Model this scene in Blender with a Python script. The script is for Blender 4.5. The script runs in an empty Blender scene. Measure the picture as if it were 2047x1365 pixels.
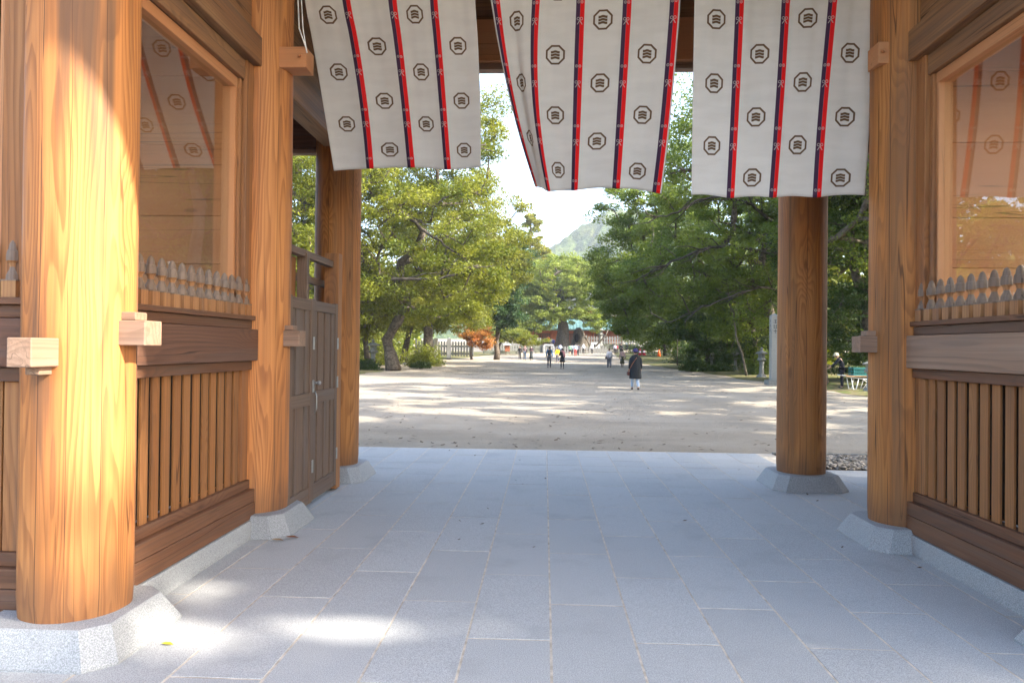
import bpy, bmesh, math, random
import numpy as np
from mathutils import Vector, Matrix

random.seed(7)
rng = np.random.default_rng(7)
SC = bpy.context.scene
COL = SC.collection
R = math.radians

# ------------------------------------------------------------------ camera
CAM = Vector((-0.257, 0.0, 1.6))
YAW, PITCH, ROLL, FOC = 0.0454, 0.0082, 0.0106, 1430.0
cy_, sy_ = math.cos(YAW), math.sin(YAW)
fwd = Vector((-sy_ * math.cos(PITCH), cy_ * math.cos(PITCH), math.sin(PITCH)))
rgt = Vector((cy_, sy_, 0))
upv = rgt.cross(fwd)
r2 = math.cos(ROLL) * rgt + math.sin(ROLL) * upv
u2 = -math.sin(ROLL) * rgt + math.cos(ROLL) * upv
cd = bpy.data.cameras.new('camera')
cam = bpy.data.objects.new('camera', cd)
COL.objects.link(cam)
m3 = Matrix((r2, u2, -fwd)).transposed()
cam.matrix_world = Matrix.Translation(CAM) @ m3.to_4x4()
cd.sensor_width = 36.0
cd.lens = FOC / 2047.0 * 36.0
cd.clip_start = 0.05
cd.clip_end = 4000
SC.camera = cam

# ------------------------------------------------------------------ sky and sun
ELEV, PHI = R(35.0), R(72.0)          # sun stands behind the camera, far round to the right
SUN_TO = Vector((math.sin(PHI) * math.cos(ELEV), -math.cos(PHI) * math.cos(ELEV), math.sin(ELEV)))
world = bpy.data.worlds.new('World')
SC.world = world
world.use_nodes = True
wn = world.node_tree
wn.nodes.clear()
sky = wn.nodes.new('ShaderNodeTexSky')
sky.sky_type = 'NISHITA'
sky.sun_disc = False
sky.sun_elevation = ELEV
sky.sun_rotation = math.atan2(SUN_TO.x, SUN_TO.y)
sky.air_density = 1.0
sky.dust_density = 2.5
sky.ozone_density = 1.0
bg = wn.nodes.new('ShaderNodeBackground')
bg.inputs['Strength'].default_value = 0.15
wo = wn.nodes.new('ShaderNodeOutputWorld')
wn.links.new(sky.outputs[0], bg.inputs[0])
wn.links.new(bg.outputs[0], wo.inputs[0])
sl = bpy.data.lights.new('sun', 'SUN')
sl.energy = 3.3
sl.angle = R(0.55)
sl.color = (1.0, 0.93, 0.82)
sun = bpy.data.objects.new('sun', sl)
COL.objects.link(sun)
sun.rotation_euler = (-SUN_TO).to_track_quat('-Z', 'Y').to_euler()
sun.location = (30, -10, 30)
SC.view_settings.view_transform = 'Standard'
SC.view_settings.look = 'None'
SC.view_settings.gamma = 1.0
SC.view_settings.exposure = 2.52
SC.cycles.max_bounces = 6
SC.cycles.diffuse_bounces = 3
SC.cycles.glossy_bounces = 2
SC.cycles.transmission_bounces = 3
SC.cycles.transparent_max_bounces = 6
SC.cycles.use_adaptive_sampling = True
SC.cycles.adaptive_threshold = 0.02
SC.cycles.sample_clamp_indirect = 8.0
SC.cycles.use_denoising = True

# ------------------------------------------------------------------ helpers
WLOC = {}


def link(o, parent=None, loc=None):
    """link o; loc is its world position; parents here are never rotated unless local=True objects"""
    COL.objects.link(o)
    L = Vector(loc) if loc is not None else Vector((0, 0, 0))
    o.location = L
    if parent is not None:
        o.parent = parent
        o.matrix_parent_inverse = Matrix.Translation(-WLOC.get(parent.name, Vector((0, 0, 0))))
    WLOC[o.name] = L
    return o


def tag(o, label=None, cat=None, group=None, kind=None):
    if label: o['label'] = label
    if cat: o['category'] = cat
    if group: o['group'] = group
    if kind: o['kind'] = kind
    return o


def empty(name, loc, label, cat, group=None):
    o = bpy.data.objects.new(name, None)
    o.empty_display_size = 0.2
    link(o, None, loc)
    return tag(o, label, cat, group)


class MB:
    def __init__(s):
        s.v, s.f, s.m = [], [], []

    def add(s, vs, fs, mi=0):
        b = len(s.v)
        s.v += [tuple(v) for v in vs]
        s.f += [tuple(i + b for i in f) for f in fs]
        s.m += [mi] * len(fs)

    def box(s, x0, x1, y0, y1, z0, z1, mi=0):
        if x0 > x1: x0, x1 = x1, x0
        if y0 > y1: y0, y1 = y1, y0
        vs = [(x, y, z) for z in (z0, z1) for y in (y0, y1) for x in (x0, x1)]
        s.add(vs, [(0, 2, 3, 1), (4, 5, 7, 6), (0, 1, 5, 4), (2, 6, 7, 3), (0, 4, 6, 2), (1, 3, 7, 5)], mi)

    def obox(s, c, ax, ay, az, mi=0):
        c, ax, ay, az = map(Vector, (c, ax, ay, az))
        vs = [c + ax * i + ay * j + az * k for k in (-1, 1) for j in (-1, 1) for i in (-1, 1)]
        s.add(vs, [(0, 2, 3, 1), (4, 5, 7, 6), (0, 1, 5, 4), (2, 6, 7, 3), (0, 4, 6, 2), (1, 3, 7, 5)], mi)

    def tube(s, pts, rad, n=6, cap=True, mi=0):
        pts = [Vector(p) for p in pts]
        if not hasattr(rad, '__len__'): rad = [rad] * len(pts)
        rings = []
        ref = Vector((0.31, 0.17, 0.93))
        for i, p in enumerate(pts):
            d = (pts[min(i + 1, len(pts) - 1)] - pts[max(i - 1, 0)])
            if d.length < 1e-9: d = Vector((0, 0, 1))
            d.normalize()
            a = d.cross(ref)
            if a.length < 1e-3: a = d.cross(Vector((1, 0, 0)))
            a.normalize()
            b = d.cross(a)
            rings.append([p + (a * math.cos(t) + b * math.sin(t)) * rad[i] for t in [2 * math.pi * k / n for k in range(n)]])
        vs = [v for r in rings for v in r]
        fs = []
        for i in range(len(pts) - 1):
            for k in range(n):
                a, b = i * n + k, i * n + (k + 1) % n
                fs.append((a, a + n, b + n, b))
        if cap:
            fs.append(tuple(range(n)))
            fs.append(tuple(reversed(range((len(pts) - 1) * n, len(pts) * n))))
        s.add(vs, fs, mi)

    def lathe(s, prof, n=12, c=(0, 0, 0), rot=0.0, mi=None, mats=None, sx=1.0, sy=1.0):
        vs = []
        for r, z in prof:
            for k in range(n):
                t = 2 * math.pi * k / n + rot
                vs.append((c[0] + r * math.cos(t) * sx, c[1] + r * math.sin(t) * sy, c[2] + z))
        b = len(s.v)
        s.v += vs
        for i in range(len(prof) - 1):
            for k in range(n):
                a, q = b + i * n + k, b + i * n + (k + 1) % n
                s.f.append((a, q, q + n, a + n))
                s.m.append(mats[i] if mats else 0)
        s.f.append(tuple(b + k for k in reversed(range(n)))); s.m.append(mats[0] if mats else 0)
        s.f.append(tuple(b + (len(prof) - 1) * n + k for k in range(n))); s.m.append(mats[-1] if mats else 0)

    def ball(s, c, rx, ry, rz, n=10, m=7, mi=0):
        prof = []
        for i in range(m + 1):
            t = -math.pi / 2 + math.pi * i / m
            prof.append((max(math.cos(t), 0.02), math.sin(t) * rz))
        k = len(s.m)
        s.lathe([(p[0], p[1]) for p in prof], n, c, 0, sx=rx, sy=ry)
        for i in range(k, len(s.m)): s.m[i] = mi

    def mesh(s, name, mats, smooth=False):
        me = bpy.data.meshes.new(name)
        me.from_pydata(s.v, [], s.f)
        if not isinstance(mats, (list, tuple)): mats = [mats]
        for m in mats:
            if m: me.materials.append(m)
        if len(mats) > 1: me.polygons.foreach_set('material_index', s.m)
        if smooth: me.polygons.foreach_set('use_smooth', [True] * len(me.polygons))
        me.update()
        return me

    def build(s, name, mats, parent=None, loc=None, smooth=False, bevel=0.0, seg=2):
        o = bpy.data.objects.new(name, s.mesh(name, mats, smooth))
        link(o, parent, loc)
        if bevel:
            b = o.modifiers.new('bevel', 'BEVEL')
            b.width = bevel; b.segments = seg; b.limit_method = 'ANGLE'; b.angle_limit = R(40)
            b.harden_normals = False
        return o


def copy_of(o, parent, loc, name=None):
    c = bpy.data.objects.new(name or o.name.split('.')[0], o.data)
    link(c, parent, loc)
    return c


# ------------------------------------------------------------------ node helper
class NT:
    def __init__(s, name):
        s.mat = bpy.data.materials.new(name)
        s.mat.use_nodes = True
        s.t = s.mat.node_tree
        s.t.nodes.clear()
        s.out = s.t.nodes.new('ShaderNodeOutputMaterial')

    def n(s, typ, **kw):
        nd = s.t.nodes.new(typ)
        for k, v in kw.items(): setattr(nd, k, v)
        return nd

    def set(s, sock, v):
        if isinstance(v, bpy.types.NodeSocket): s.t.links.new(v, sock)
        elif v is not None: sock.default_value = v

    def m(s, op, a, b=None, c=None, clamp=False):
        nd = s.n('ShaderNodeMath', operation=op)
        nd.use_clamp = clamp
        s.set(nd.inputs[0], a)
        if b is not None: s.set(nd.inputs[1], b)
        if c is not None: s.set(nd.inputs[2], c)
        return nd.outputs[0]

    def vm(s, op, a, b=None, scale=None):
        nd = s.n('ShaderNodeVectorMath', operation=op)
        s.set(nd.inputs[0], a)
        if b is not None: s.set(nd.inputs[1], b)
        if scale is not None: s.set(nd.inputs['Scale'], scale)
        return nd.outputs['Value'] if op in ('LENGTH', 'DOT_PRODUCT', 'DISTANCE') else nd.outputs[0]

    def noise(s, vec, scale=1.0, detail=3.0, rough=0.55, dist=0.0, out='Fac'):
        nd = s.n('ShaderNodeTexNoise')
        s.set(nd.inputs['Vector'], vec)
        nd.inputs['Scale'].default_value = scale
        nd.inputs['Detail'].default_value = detail
        nd.inputs['Roughness'].default_value = rough
        nd.inputs['Distortion'].default_value = dist
        return nd.outputs[out]

    def mix(s, fac, a, b, typ='MIX'):
        nd = s.n('ShaderNodeMix', data_type='RGBA', blend_type=typ)
        s.set(nd.inputs[0], fac)
        s.set(nd.inputs[6], a if isinstance(a, bpy.types.NodeSocket) else (*a, 1) if len(a) == 3 else a)
        s.set(nd.inputs[7], b if isinstance(b, bpy.types.NodeSocket) else (*b, 1) if len(b) == 3 else b)
        return nd.outputs[2]

    def ss(s, x, lo, hi):
        nd = s.n('ShaderNodeMapRange', interpolation_type='SMOOTHSTEP')
        s.set(nd.inputs[0], x)
        nd.inputs[1].default_value = lo
        nd.inputs[2].default_value = hi
        return nd.outputs[0]

    def obj(s):
        return s.n('ShaderNodeTexCoord').outputs['Object']

    def geo(s):
        return s.n('ShaderNodeNewGeometry').outputs['Position']

    def rand(s):
        return s.n('ShaderNodeObjectInfo').outputs['Random']

    def bump(s, h, strength=0.3, dist=0.01):
        nd = s.n('ShaderNodeBump')
        nd.inputs['Strength'].default_value = strength
        nd.inputs['Distance'].default_value = dist
        s.set(nd.inputs['Height'], h)
        return nd.outputs[0]

    def pbr(s, col, rough=0.6, normal=None, spec=0.4, metal=0.0):
        p = s.n('ShaderNodeBsdfPrincipled')
        s.set(p.inputs['Base Color'], col if isinstance(col, bpy.types.NodeSocket) else (*col[:3], 1))
        s.set(p.inputs['Roughness'], rough)
        p.inputs['Specular IOR Level'].default_value = spec
        p.inputs['Metallic'].default_value = metal
        if normal is not None: s.set(p.inputs['Normal'], normal)
        s.t.links.new(p.outputs[0], s.out.inputs[0])
        return p


def plain(name, col, rough=0.7, var=0.25, scale=8.0, spec=0.3, metal=0.0, bump=0.0):
    t = NT(name)
    c = t.obj()
    f = t.noise(c, scale, 4)
    k = t.ss(f, 0.3, 0.7)
    lo = [x * (1 - var) for x in col]
    hi = [min(x * (1 + var), 0.95) for x in col]
    t.pbr(t.mix(k, lo, hi), rough, t.bump(f, bump, 0.01) if bump else None, spec, metal)
    return t.mat


def wood(name, light, dark, axis='z', freq=26.0, column=False, weather=0.35, wcol=(0.10, 0.075, 0.06), rough=0.62, ringamt=1.0, warp=0.07, rv=0.12):
    """sawn timber: growth rings round a wandering pith, fibres, checks and weather stains; axis = grain direction"""
    t = NT(name)
    co = t.obj()
    sep = t.n('ShaderNodeSeparateXYZ')
    t.t.links.new(co, sep.inputs[0])
    X, Y, Z = sep.outputs
    if axis == 'z': a, b, g = X, Y, Z
    elif axis == 'y': a, b, g = X, Z, Y
    else: a, b, g = Y, Z, X
    rd = t.rand()
    cb = t.n('ShaderNodeCombineXYZ')
    if column:
        t.set(cb.inputs[0], a); t.set(cb.inputs[1], b)
    else:
        t.set(cb.inputs[0], t.m('ADD', a, t.m('MULTIPLY', rd, 3.7)))
        t.set(cb.inputs[1], t.m('ADD', b, t.m('MULTIPLY', rd, 2.3)))
    t.set(cb.inputs[2], t.m('ADD', g, t.m('MULTIPLY', rd, 17.0)))
    p = cb.outputs[0]

    def st(sx, sz):
        return t.vm('MULTIPLY', p, (sx, sx, sz))
    w = t.noise(st(4.5, 0.42), 1.0, 1.0, 0.5, 0.0, out='Color')
    wv = t.vm('MULTIPLY', t.vm('SUBTRACT', w, (0.5, 0.5, 0.5)), (warp * 4, warp * 4, 0))
    w2 = t.noise(st(18, 1.5), 1.0, 1.0, 0.5, 0.0, out='Color')
    wv2 = t.vm('MULTIPLY', t.vm('SUBTRACT', w2, (0.5, 0.5, 0.5)), (warp * 0.35, warp * 0.35, 0))
    q = t.vm('ADD', t.vm('ADD', p, wv), wv2)
    q = t.vm('MULTIPLY', q, (1, 1, 0))
    q = t.vm('ADD', q, (0.045, 0.11, 0))
    r = t.vm('LENGTH', q)
    vk = t.n('ShaderNodeTexVoronoi'); t.set(vk.inputs['Vector'], st(2.6, 0.75)); vk.inputs['Scale'].default_value = 1.0
    kd = vk.outputs['Distance']
    kb = t.m('SUBTRACT', 1.0, t.ss(kd, 0.02, 0.36))
    ph = t.m('FRACT', t.m('ADD', t.m('MULTIPLY', r, freq), t.m('MULTIPLY', kb, 4.0)))
    late = t.m('MULTIPLY', t.ss(ph, 0.25, 0.85), t.m('SUBTRACT', 1.0, t.ss(ph, 0.9, 1.0)))
    fib = t.noise(st(110, 2.5), 1.0, 1.0, 0.6)
    fib2 = t.noise(st(38, 0.6), 1.0, 2.0, 0.6)
    big = t.noise(st(3.0, 0.6), 1.0, 1.0, 0.5)
    fac = t.m('ADD', t.m('MULTIPLY', late, 0.50 * ringamt), t.m('MULTIPLY', t.ss(fib2, 0.35, 0.7), 0.38), clamp=True)
    mid = [0.55 * x + 0.45 * y for x, y in zip(light, dark)]
    hue = t.mix(t.ss(big, 0.3, 0.7), light, (light[0] * 0.9, light[1] * 0.74, light[2] * 0.6))
    col = t.mix(fac, hue, dark)
    col = t.mix(t.m('MULTIPLY', t.ss(fib, 0.45, 0.75), 0.35), col, mid)
    col = t.mix(t.m('MULTIPLY', t.m('SUBTRACT', 1.0, t.ss(kd, 0.03, 0.075)), 0.75), col, (dark[0] * 0.55, dark[1] * 0.5, dark[2] * 0.5))
    # weathered grey-brown streaks
    wm = t.noise(st(9.0, 0.32), 1.0, 3.0, 0.65)
    wm2 = big
    wfac = t.m('MULTIPLY', t.ss(t.m('ADD', t.m('MULTIPLY', wm, 0.6), t.m('MULTIPLY', wm2, 0.4)), 0.47, 0.62), weather, clamp=True)
    col = t.mix(wfac, col, wcol)
    # drying checks along the grain
    ck = t.noise(st(13.0, 0.22), 1.0, 1.0, 0.4)
    ckf = t.m('MULTIPLY', t.m('SUBTRACT', 1.0, t.ss(t.m('ABSOLUTE', t.m('SUBTRACT', ck, 0.5)), 0.002, 0.010)), t.ss(t.noise(st(2.2, 0.5), 1.0, 1.0), 0.44, 0.52))
    col = t.mix(t.m('MULTIPLY', ckf, 0.85), col, (dark[0] * 0.3, dark[1] * 0.3, dark[2] * 0.3))
    h = t.m('SUBTRACT', fib, t.m('MULTIPLY', ckf, 1.5))
    if column:
        th = t.m('ARCTAN2', b, a)
        zz = t.n('ShaderNodeCombineXYZ'); t.set(zz.inputs[2], g); t.set(zz.inputs[0], t.m('MULTIPLY', rd, 9.0))
        wz = t.noise(zz.outputs[0], 0.9, 2.0, 0.6)
        wz2 = t.m('SUBTRACT', wz, 0.5)
        cks = None
        for i, (th0, wd) in enumerate(((-1.72, 0.016), (-0.62, 0.012), (-2.45, 0.014), (0.75, 0.014), (2.2, 0.016), (-1.2, 0.008))):
            dth = t.m('ABSOLUTE', t.m('SUBTRACT', t.m('SUBTRACT', th, th0), t.m('MULTIPLY', wz2, 0.10 * (-1) ** i)))
            one_ = t.m('SUBTRACT', 1.0, t.ss(dth, wd * 0.35, wd))
            one_ = t.m('MULTIPLY', one_, t.ss(t.m('MULTIPLY', wz2, (-1) ** i), -0.12, -0.04))
            cks = one_ if cks is None else t.m('MAXIMUM', cks, one_)
        col = t.mix(t.m('MULTIPLY', cks, 0.9), col, (0.03, 0.016, 0.01))
        ckf = t.m('MAXIMUM', ckf, cks)
        damp = t.m('SUBTRACT', 1.0, t.ss(t.m('ADD', g, t.m('MULTIPLY', t.m('SUBTRACT', wm, 0.5), 0.9)), 0.0, 0.34))
        col = t.mix(t.m('MULTIPLY', damp, 0.55), col, (0.085, 0.05, 0.035))
    col = t.mix(rv, col, t.mix(rd, (dark[0], dark[1], dark[2]), (light[0], light[1], light[2])))
    t.pbr(col, t.m('ADD', rough - 0.08, t.m('MULTIPLY', fib, 0.2)), t.bump(h, 0.35, 0.003), 0.35)
    return t.mat


def granite(name, base, var=0.18, fine=240.0, joint=0.0, rough=0.75, stain=0.12, rv=0.12):
    t = NT(name)
    c = t.vm('ADD', t.obj(), t.vm('MULTIPLY', t.n('ShaderNodeCombineXYZ').outputs[0], (0, 0, 0)))
    rd = t.rand()
    sp = t.noise(t.geo(), fine, 2.0, 0.8)
    big = t.noise(t.geo(), 2.3, 4.0, 0.6)
    sm = t.noise(t.geo(), 26.0, 3.0, 0.6)
    lo = [x * (1 - var * 1.6) for x in base]
    hi = [x * (1 + var) for x in base]
    col = t.mix(t.ss(sp, 0.33, 0.67), lo, hi)
    col = t.mix(t.m('MULTIPLY', t.ss(big, 0.5, 0.75), stain * 2), col, [x * 0.72 for x in base])
    col = t.mix(t.m('MULTIPLY', t.ss(sm, 0.5, 0.8), stain), col, [x * 0.8 for x in base])
    v = t.m('ADD', 1.0 - rv * 0.6, t.m('MULTIPLY', rd, rv))
    col = t.mix(1.0, col, t.n('ShaderNodeCombineXYZ').outputs[0], 'MIX') if False else t.vm('SCALE', col, scale=v)
    t.pbr(col, rough, t.bump(sp, 0.25, 0.002), 0.3)
    return t.mat


def leafmat(name, a, b, trans=0.45, rough=0.5):
    t = NT(name)
    at = t.n('ShaderNodeAttribute', attribute_name='tint')
    col = t.mix(at.outputs['Fac'], a, b)
    p = t.n('ShaderNodeBsdfPrincipled')
    t.set(p.inputs['Base Color'], col)
    p.inputs['Roughness'].default_value = rough
    p.inputs['Specular IOR Level'].default_value = 0.3
    tr = t.n('ShaderNodeBsdfTranslucent')
    t.set(tr.inputs[0], t.mix(0.35, col, (b[0] * 1.3, b[1] * 1.25, b[2] * 0.6)))
    mx = t.n('ShaderNodeMixShader')
    mx.inputs[0].default_value = trans
    t.t.links.new(p.outputs[0], mx.inputs[1])
    t.t.links.new(tr.outputs[0], mx.inputs[2])
    t.t.links.new(mx.outputs[0], t.out.inputs[0])
    return t.mat


# ------------------------------------------------------------------ materials
M = {}
WL, WD = (0.58, 0.242, 0.072), (0.27, 0.090, 0.026)
M['col'] = wood('column_cypress', WL, WD, 'z', 56, column=True, weather=0.85, wcol=(0.085, 0.052, 0.034), ringamt=1.25)
M['col2'] = wood('column_cypress_brown', (0.51, 0.218, 0.060), (0.245, 0.090, 0.023), 'z', 56, column=True, weather=0.6, wcol=(0.17, 0.096, 0.048), ringamt=1.1)
for ax in 'xyz':
    M['beam' + ax] = wood('beam_' + ax, (0.33, 0.180, 0.083), (0.18, 0.088, 0.040), ax, 30, weather=0.45)
    M['tie' + ax] = wood('tie_' + ax, (0.155, 0.074, 0.043), (0.082, 0.037, 0.022), ax, 30, weather=0.35, wcol=(0.13, 0.10, 0.085))
    M['plank' + ax] = wood('plank_' + ax, (0.185, 0.084, 0.041), (0.095, 0.041, 0.020), ax, 34, weather=0.55, wcol=(0.12, 0.085, 0.065))
    M['trim' + ax] = wood('trim_' + ax, (0.40, 0.185, 0.068), (0.21, 0.082, 0.030), ax, 34, weather=0.35)
    M['door' + ax] = wood('door_' + ax, (0.20, 0.130, 0.088), (0.105, 0.066, 0.045), ax, 40, weather=0.5, wcol=(0.13, 0.115, 0.105))
    M['board' + ax] = wood('board_' + ax, (0.54, 0.262, 0.118), (0.46, 0.208, 0.088), ax, 18, weather=0.05, ringamt=0.4)
    M['pale' + ax] = wood('pale_' + ax, (0.34, 0.22, 0.15), (0.19, 0.115, 0.075), ax, 34, weather=0.45, wcol=(0.19, 0.15, 0.125))
M['slat'] = wood('slat_wood', (0.36, 0.160, 0.052), (0.18, 0.072, 0.024), 'z', 46, weather=0.55, wcol=(0.13, 0.078, 0.046), rv=0.28)
M['gapshade'] = plain('gap_shade_board', (0.045, 0.031, 0.023), 0.9)  # near-black so the gaps between slats look deeply shaded
M['finial'] = wood('finial_wood', (0.42, 0.21, 0.085), (0.23, 0.10, 0.04), 'z', 40, weather=0.4)
M['finialgrey'] = wood('finial_weathered', (0.235, 0.170, 0.125), (0.14, 0.095, 0.068), 'z', 40, weather=0.4, wcol=(0.18, 0.15, 0.13))
M['base'] = granite('base_granite', (0.34, 0.345, 0.345), 0.22, 150.0)
M['slab'] = granite('slab_granite', (0.425, 0.428, 0.418), 0.22, 170.0, stain=0.26, rv=0.09)
M['mortar'] = plain('mortar', (0.50, 0.435, 0.345), 0.9, 0.25, 12)
M['stone'] = granite('lantern_stone', (0.20, 0.20, 0.18), 0.25, 60.0, stain=0.3)
M['steel'] = plain('steel', (0.36, 0.36, 0.35), 0.45, 0.15, 20, 0.5, 0.9)
M['cord'] = plain('cord', (0.72, 0.70, 0.64), 0.9)
M['bark'] = plain('bark', (0.11, 0.09, 0.07), 0.95, 0.45, 6.0, 0.1, 0, 0.8)
M['barkpale'] = plain('bark_pale', (0.105, 0.09, 0.07), 0.95, 0.4, 6.0, 0.1, 0, 0.8)

t = NT('niche_glass')
gl = t.n('ShaderNodeBsdfGlossy'); gl.inputs['Roughness'].default_value = 0.0
gl.inputs['Color'].default_value = (0.95, 0.97, 0.97, 1)
tp = t.n('ShaderNodeBsdfTransparent'); tp.inputs[0].default_value = (0.93, 0.95, 0.94, 1)
lw = t.n('ShaderNodeLayerWeight'); lw.inputs[0].default_value = 0.5
fres = t.m('ADD', 0.045, t.m('MULTIPLY', t.m('POWER', lw.outputs['Facing'], 4.0), 0.95))
mx = t.n('ShaderNodeMixShader')
t.t.links.new(fres, mx.inputs[0]); t.t.links.new(tp.outputs[0], mx.inputs[1]); t.t.links.new(gl.outputs[0], mx.inputs[2])
t.t.links.new(mx.outputs[0], t.out.inputs[0])
M['glass'] = t.mat

# sand of the court
t = NT('court_sand')
g = t.geo()
n1 = t.noise(g, 0.35, 5, 0.6); n2 = t.noise(g, 9.0, 4, 0.7); n3 = t.noise(g, 70.0, 2, 0.7)
n4 = t.noise(t.vm('MULTIPLY', g, (0.12, 0.5, 1)), 1.0, 4, 0.6)
c = t.mix(t.ss(n1, 0.3, 0.7), (0.295, 0.248, 0.188), (0.38, 0.328, 0.258))
c = t.mix(t.m('MULTIPLY', t.ss(n4, 0.5, 0.75), 0.45), c, (0.19, 0.163, 0.13))
c = t.mix(t.m('MULTIPLY', t.ss(n2, 0.5, 0.8), 0.35), c, (0.17, 0.148, 0.118))
c = t.mix(t.m('MULTIPLY', t.ss(n3, 0.62, 0.75), 0.4), c, (0.12, 0.104, 0.082))
t.pbr(c, 0.95, t.bump(t.m('ADD', n2, t.m('MULTIPLY', n3, 0.5)), 0.9, 0.05), 0.1)
M['sand'] = t.mat
t = NT('moss')
g = t.geo()
n1 = t.noise(g, 1.2, 5, 0.65); n2 = t.noise(g, 30.0, 3, 0.7)
c = t.mix(t.ss(n1, 0.42, 0.62), (0.20, 0.155, 0.09), (0.085, 0.12, 0.025))
c = t.mix(t.m('MULTIPLY', n2, 0.4), c, (0.05, 0.06, 0.02))
t.pbr(c, 0.95, t.bump(n2, 0.7, 0.03), 0.1)
M['moss'] = t.mat

# ------------------------------------------------------------------ ground
GY = [-60, 0, 60, 75, 90, 104, 112, 130, 200, 900]
GZ = [0, 0, 0, 0.12, 0.36, 0.58, 0.74, 1.0, 3.0, 12.0]


def gz(y):
    return float(np.interp(y, GY, GZ))


def sheet(name, mat, xs, ys, zoff, kind='structure', hole=None):
    v, f = [], []
    for y in ys:
        for x in xs: v.append((x, y, gz(y) + zoff))
    nx = len(xs)
    for j in range(len(ys) - 1):
        for i in range(nx - 1):
            f.append((j * nx + i, j * nx + i + 1, (j + 1) * nx + i + 1, (j + 1) * nx + i))
    me = bpy.data.meshes.new(name)
    me.from_pydata(v, [], f)
    me.materials.append(mat)
    o = bpy.data.objects.new(name, me)
    link(o)
    return tag(o, kind=kind)


xs = [-900, -300, -120, -60, -40, -24, -16, -12, -8, -4, 0, 4, 8, 12, 16, 24, 40, 60, 120, 300, 900]
sheet('ground', M['sand'], xs, [-60, -20, 0, 11.16, 20, 40, 60, 75, 90, 104, 112, 130, 200, 400, 900], -0.06 * 0 - 0.0)

# verge of moss and soil along both sides of the court
def verge(name, pts_in, xout, z):
    v, f = [], []
    for (x, y) in pts_in:
        v.append((x, y, gz(y) + 0.006)); v.append((x + (xout - x) * 0.25, y, gz(y) + z)); v.append((xout, y, gz(y) + z))
    for i in range(len(pts_in) - 1):
        for k in (0, 1):
            a = i * 3 + k
            q = (a, a + 1, a + 4, a + 3)
            f.append(q if xout > 0 else tuple(reversed(q)))
    me = bpy.data.meshes.new(name)
    me.from_pydata(v, [], f)
    me.materials.append(M['moss'])
    o = bpy.data.objects.new(name, me)
    link(o)
    tag(o, kind='structure')


def wob(pts, n, amp):
    out = []
    ys = np.linspace(pts[0][1], pts[-1][1], n)
    xs_ = np.interp(ys, [p[1] for p in pts], [p[0] for p in pts])
    for x, y in zip(xs_, ys): out.append((x + random.uniform(-amp, amp), y))
    return out


verge('verge', wob([(11.2, 11.4), (11.2, 30), (10.6, 40), (10.2, 60), (9.0, 75), (9.6, 100), (12, 125)], 60, 0.35), 60, 0.28)
verge('verge', wob([(-13.5, 11.4), (-10.9, 36), (-10.2, 46), (-13.5, 56), (-13.5, 75), (-9.5, 84), (-7, 106), (-7, 112)], 60, 0.4), -60, 0.25)

# ------------------------------------------------------------------ gate dimensions
W, YF, YM, YB, RC, ZB = 2.778, 3.783, 6.187, 8.591, 0.274, 0.17
WO = 5.15                               # outer columns

# ------------------------------------------------------------------ paved floor of the gate, slab by slab
FLOOR = MB()
FLOOR.box(-6.4, 6.4, 1.2, 9.76, -0.30, 0.0052)
FLOOR.box(-3.42, 3.25, 9.761, 11.2, -0.30, 0.0052)
pav = FLOOR.build('pavement', M['mortar'])
tag(pav, kind='structure')
pav.location.z = 0.0
JW = 0.012


def slab_mesh(wd, ln):
    b = MB()
    x, y, c = wd / 2, ln / 2, 0.0016
    z1 = 0.0065
    vs = [(-x, -y, -0.02), (x, -y, -0.02), (x, y, -0.02), (-x, y, -0.02),
          (-x, -y, z1 - c), (x, -y, z1 - c), (x, y, z1 - c), (-x, y, z1 - c),
          (-x + c, -y + c, z1), (x - c, -y + c, z1), (x - c, y - c, z1), (-x + c, y - c, z1)]
    fs = [(0, 1, 5, 4), (1, 2, 6, 5), (2, 3, 7, 6), (3, 0, 4, 7), (4, 5, 9, 8), (5, 6, 10, 9), (6, 7, 11, 10), (7, 4, 8, 11), (8, 9, 10, 11)]
    b.add(vs, fs)
    return b.mesh('slab', M['slab'])


slabs = {}


def put_slab(x0, x1, y0, y1):
    if y1 - y0 < 0.05 or x1 - x0 < 0.05: return
    wd, ln = round(x1 - x0 - JW, 3), round(y1 - y0 - JW, 3)
    k = (wd, ln)
    if k not in slabs: slabs[k] = slab_mesh(wd, ln)
    o = bpy.data.objects.new('slab', slabs[k])
    link(o, pav, ((x0 + x1) / 2, (y0 + y1) / 2, random.uniform(-0.0012, 0.0012)))


PW, PL = 0.4585, 1.108
for k in range(-13, 14):
    x0 = -0.206 + PW * k
    x1 = x0 + PW
    if x0 < -6.3 or x1 > 6.3: continue
    off = 3.92 if k % 2 else 4.474
    ys = sorted([1.25, 9.29] + [off + PL * j for j in range(-3, 6) if 1.5 < off + PL * j < 9.2])
    for a, b in zip(ys[:-1], ys[1:]): put_slab(x0, x1, a, b)
    put_slab(x0, x1, 9.29, 9.75)
    if x0 > -3.5 and x1 < 3.3:
        yy = 10.54 if k % 2 else 10.2
        put_slab(x0, x1, 9.75, yy)
        put_slab(x0, x1, yy, 11.17)

# ------------------------------------------------------------------ the gate
gate = empty('shrine_gate', (0, YM, 0), 'large timber shrine gate of round columns on granite bases, framing the court', 'gate')


def part(mb, name, mat, bevel=0.006, smooth=False, loc=None, parent=None):
    return mb.build(name, mat, parent or gate, loc, smooth, bevel)


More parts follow.
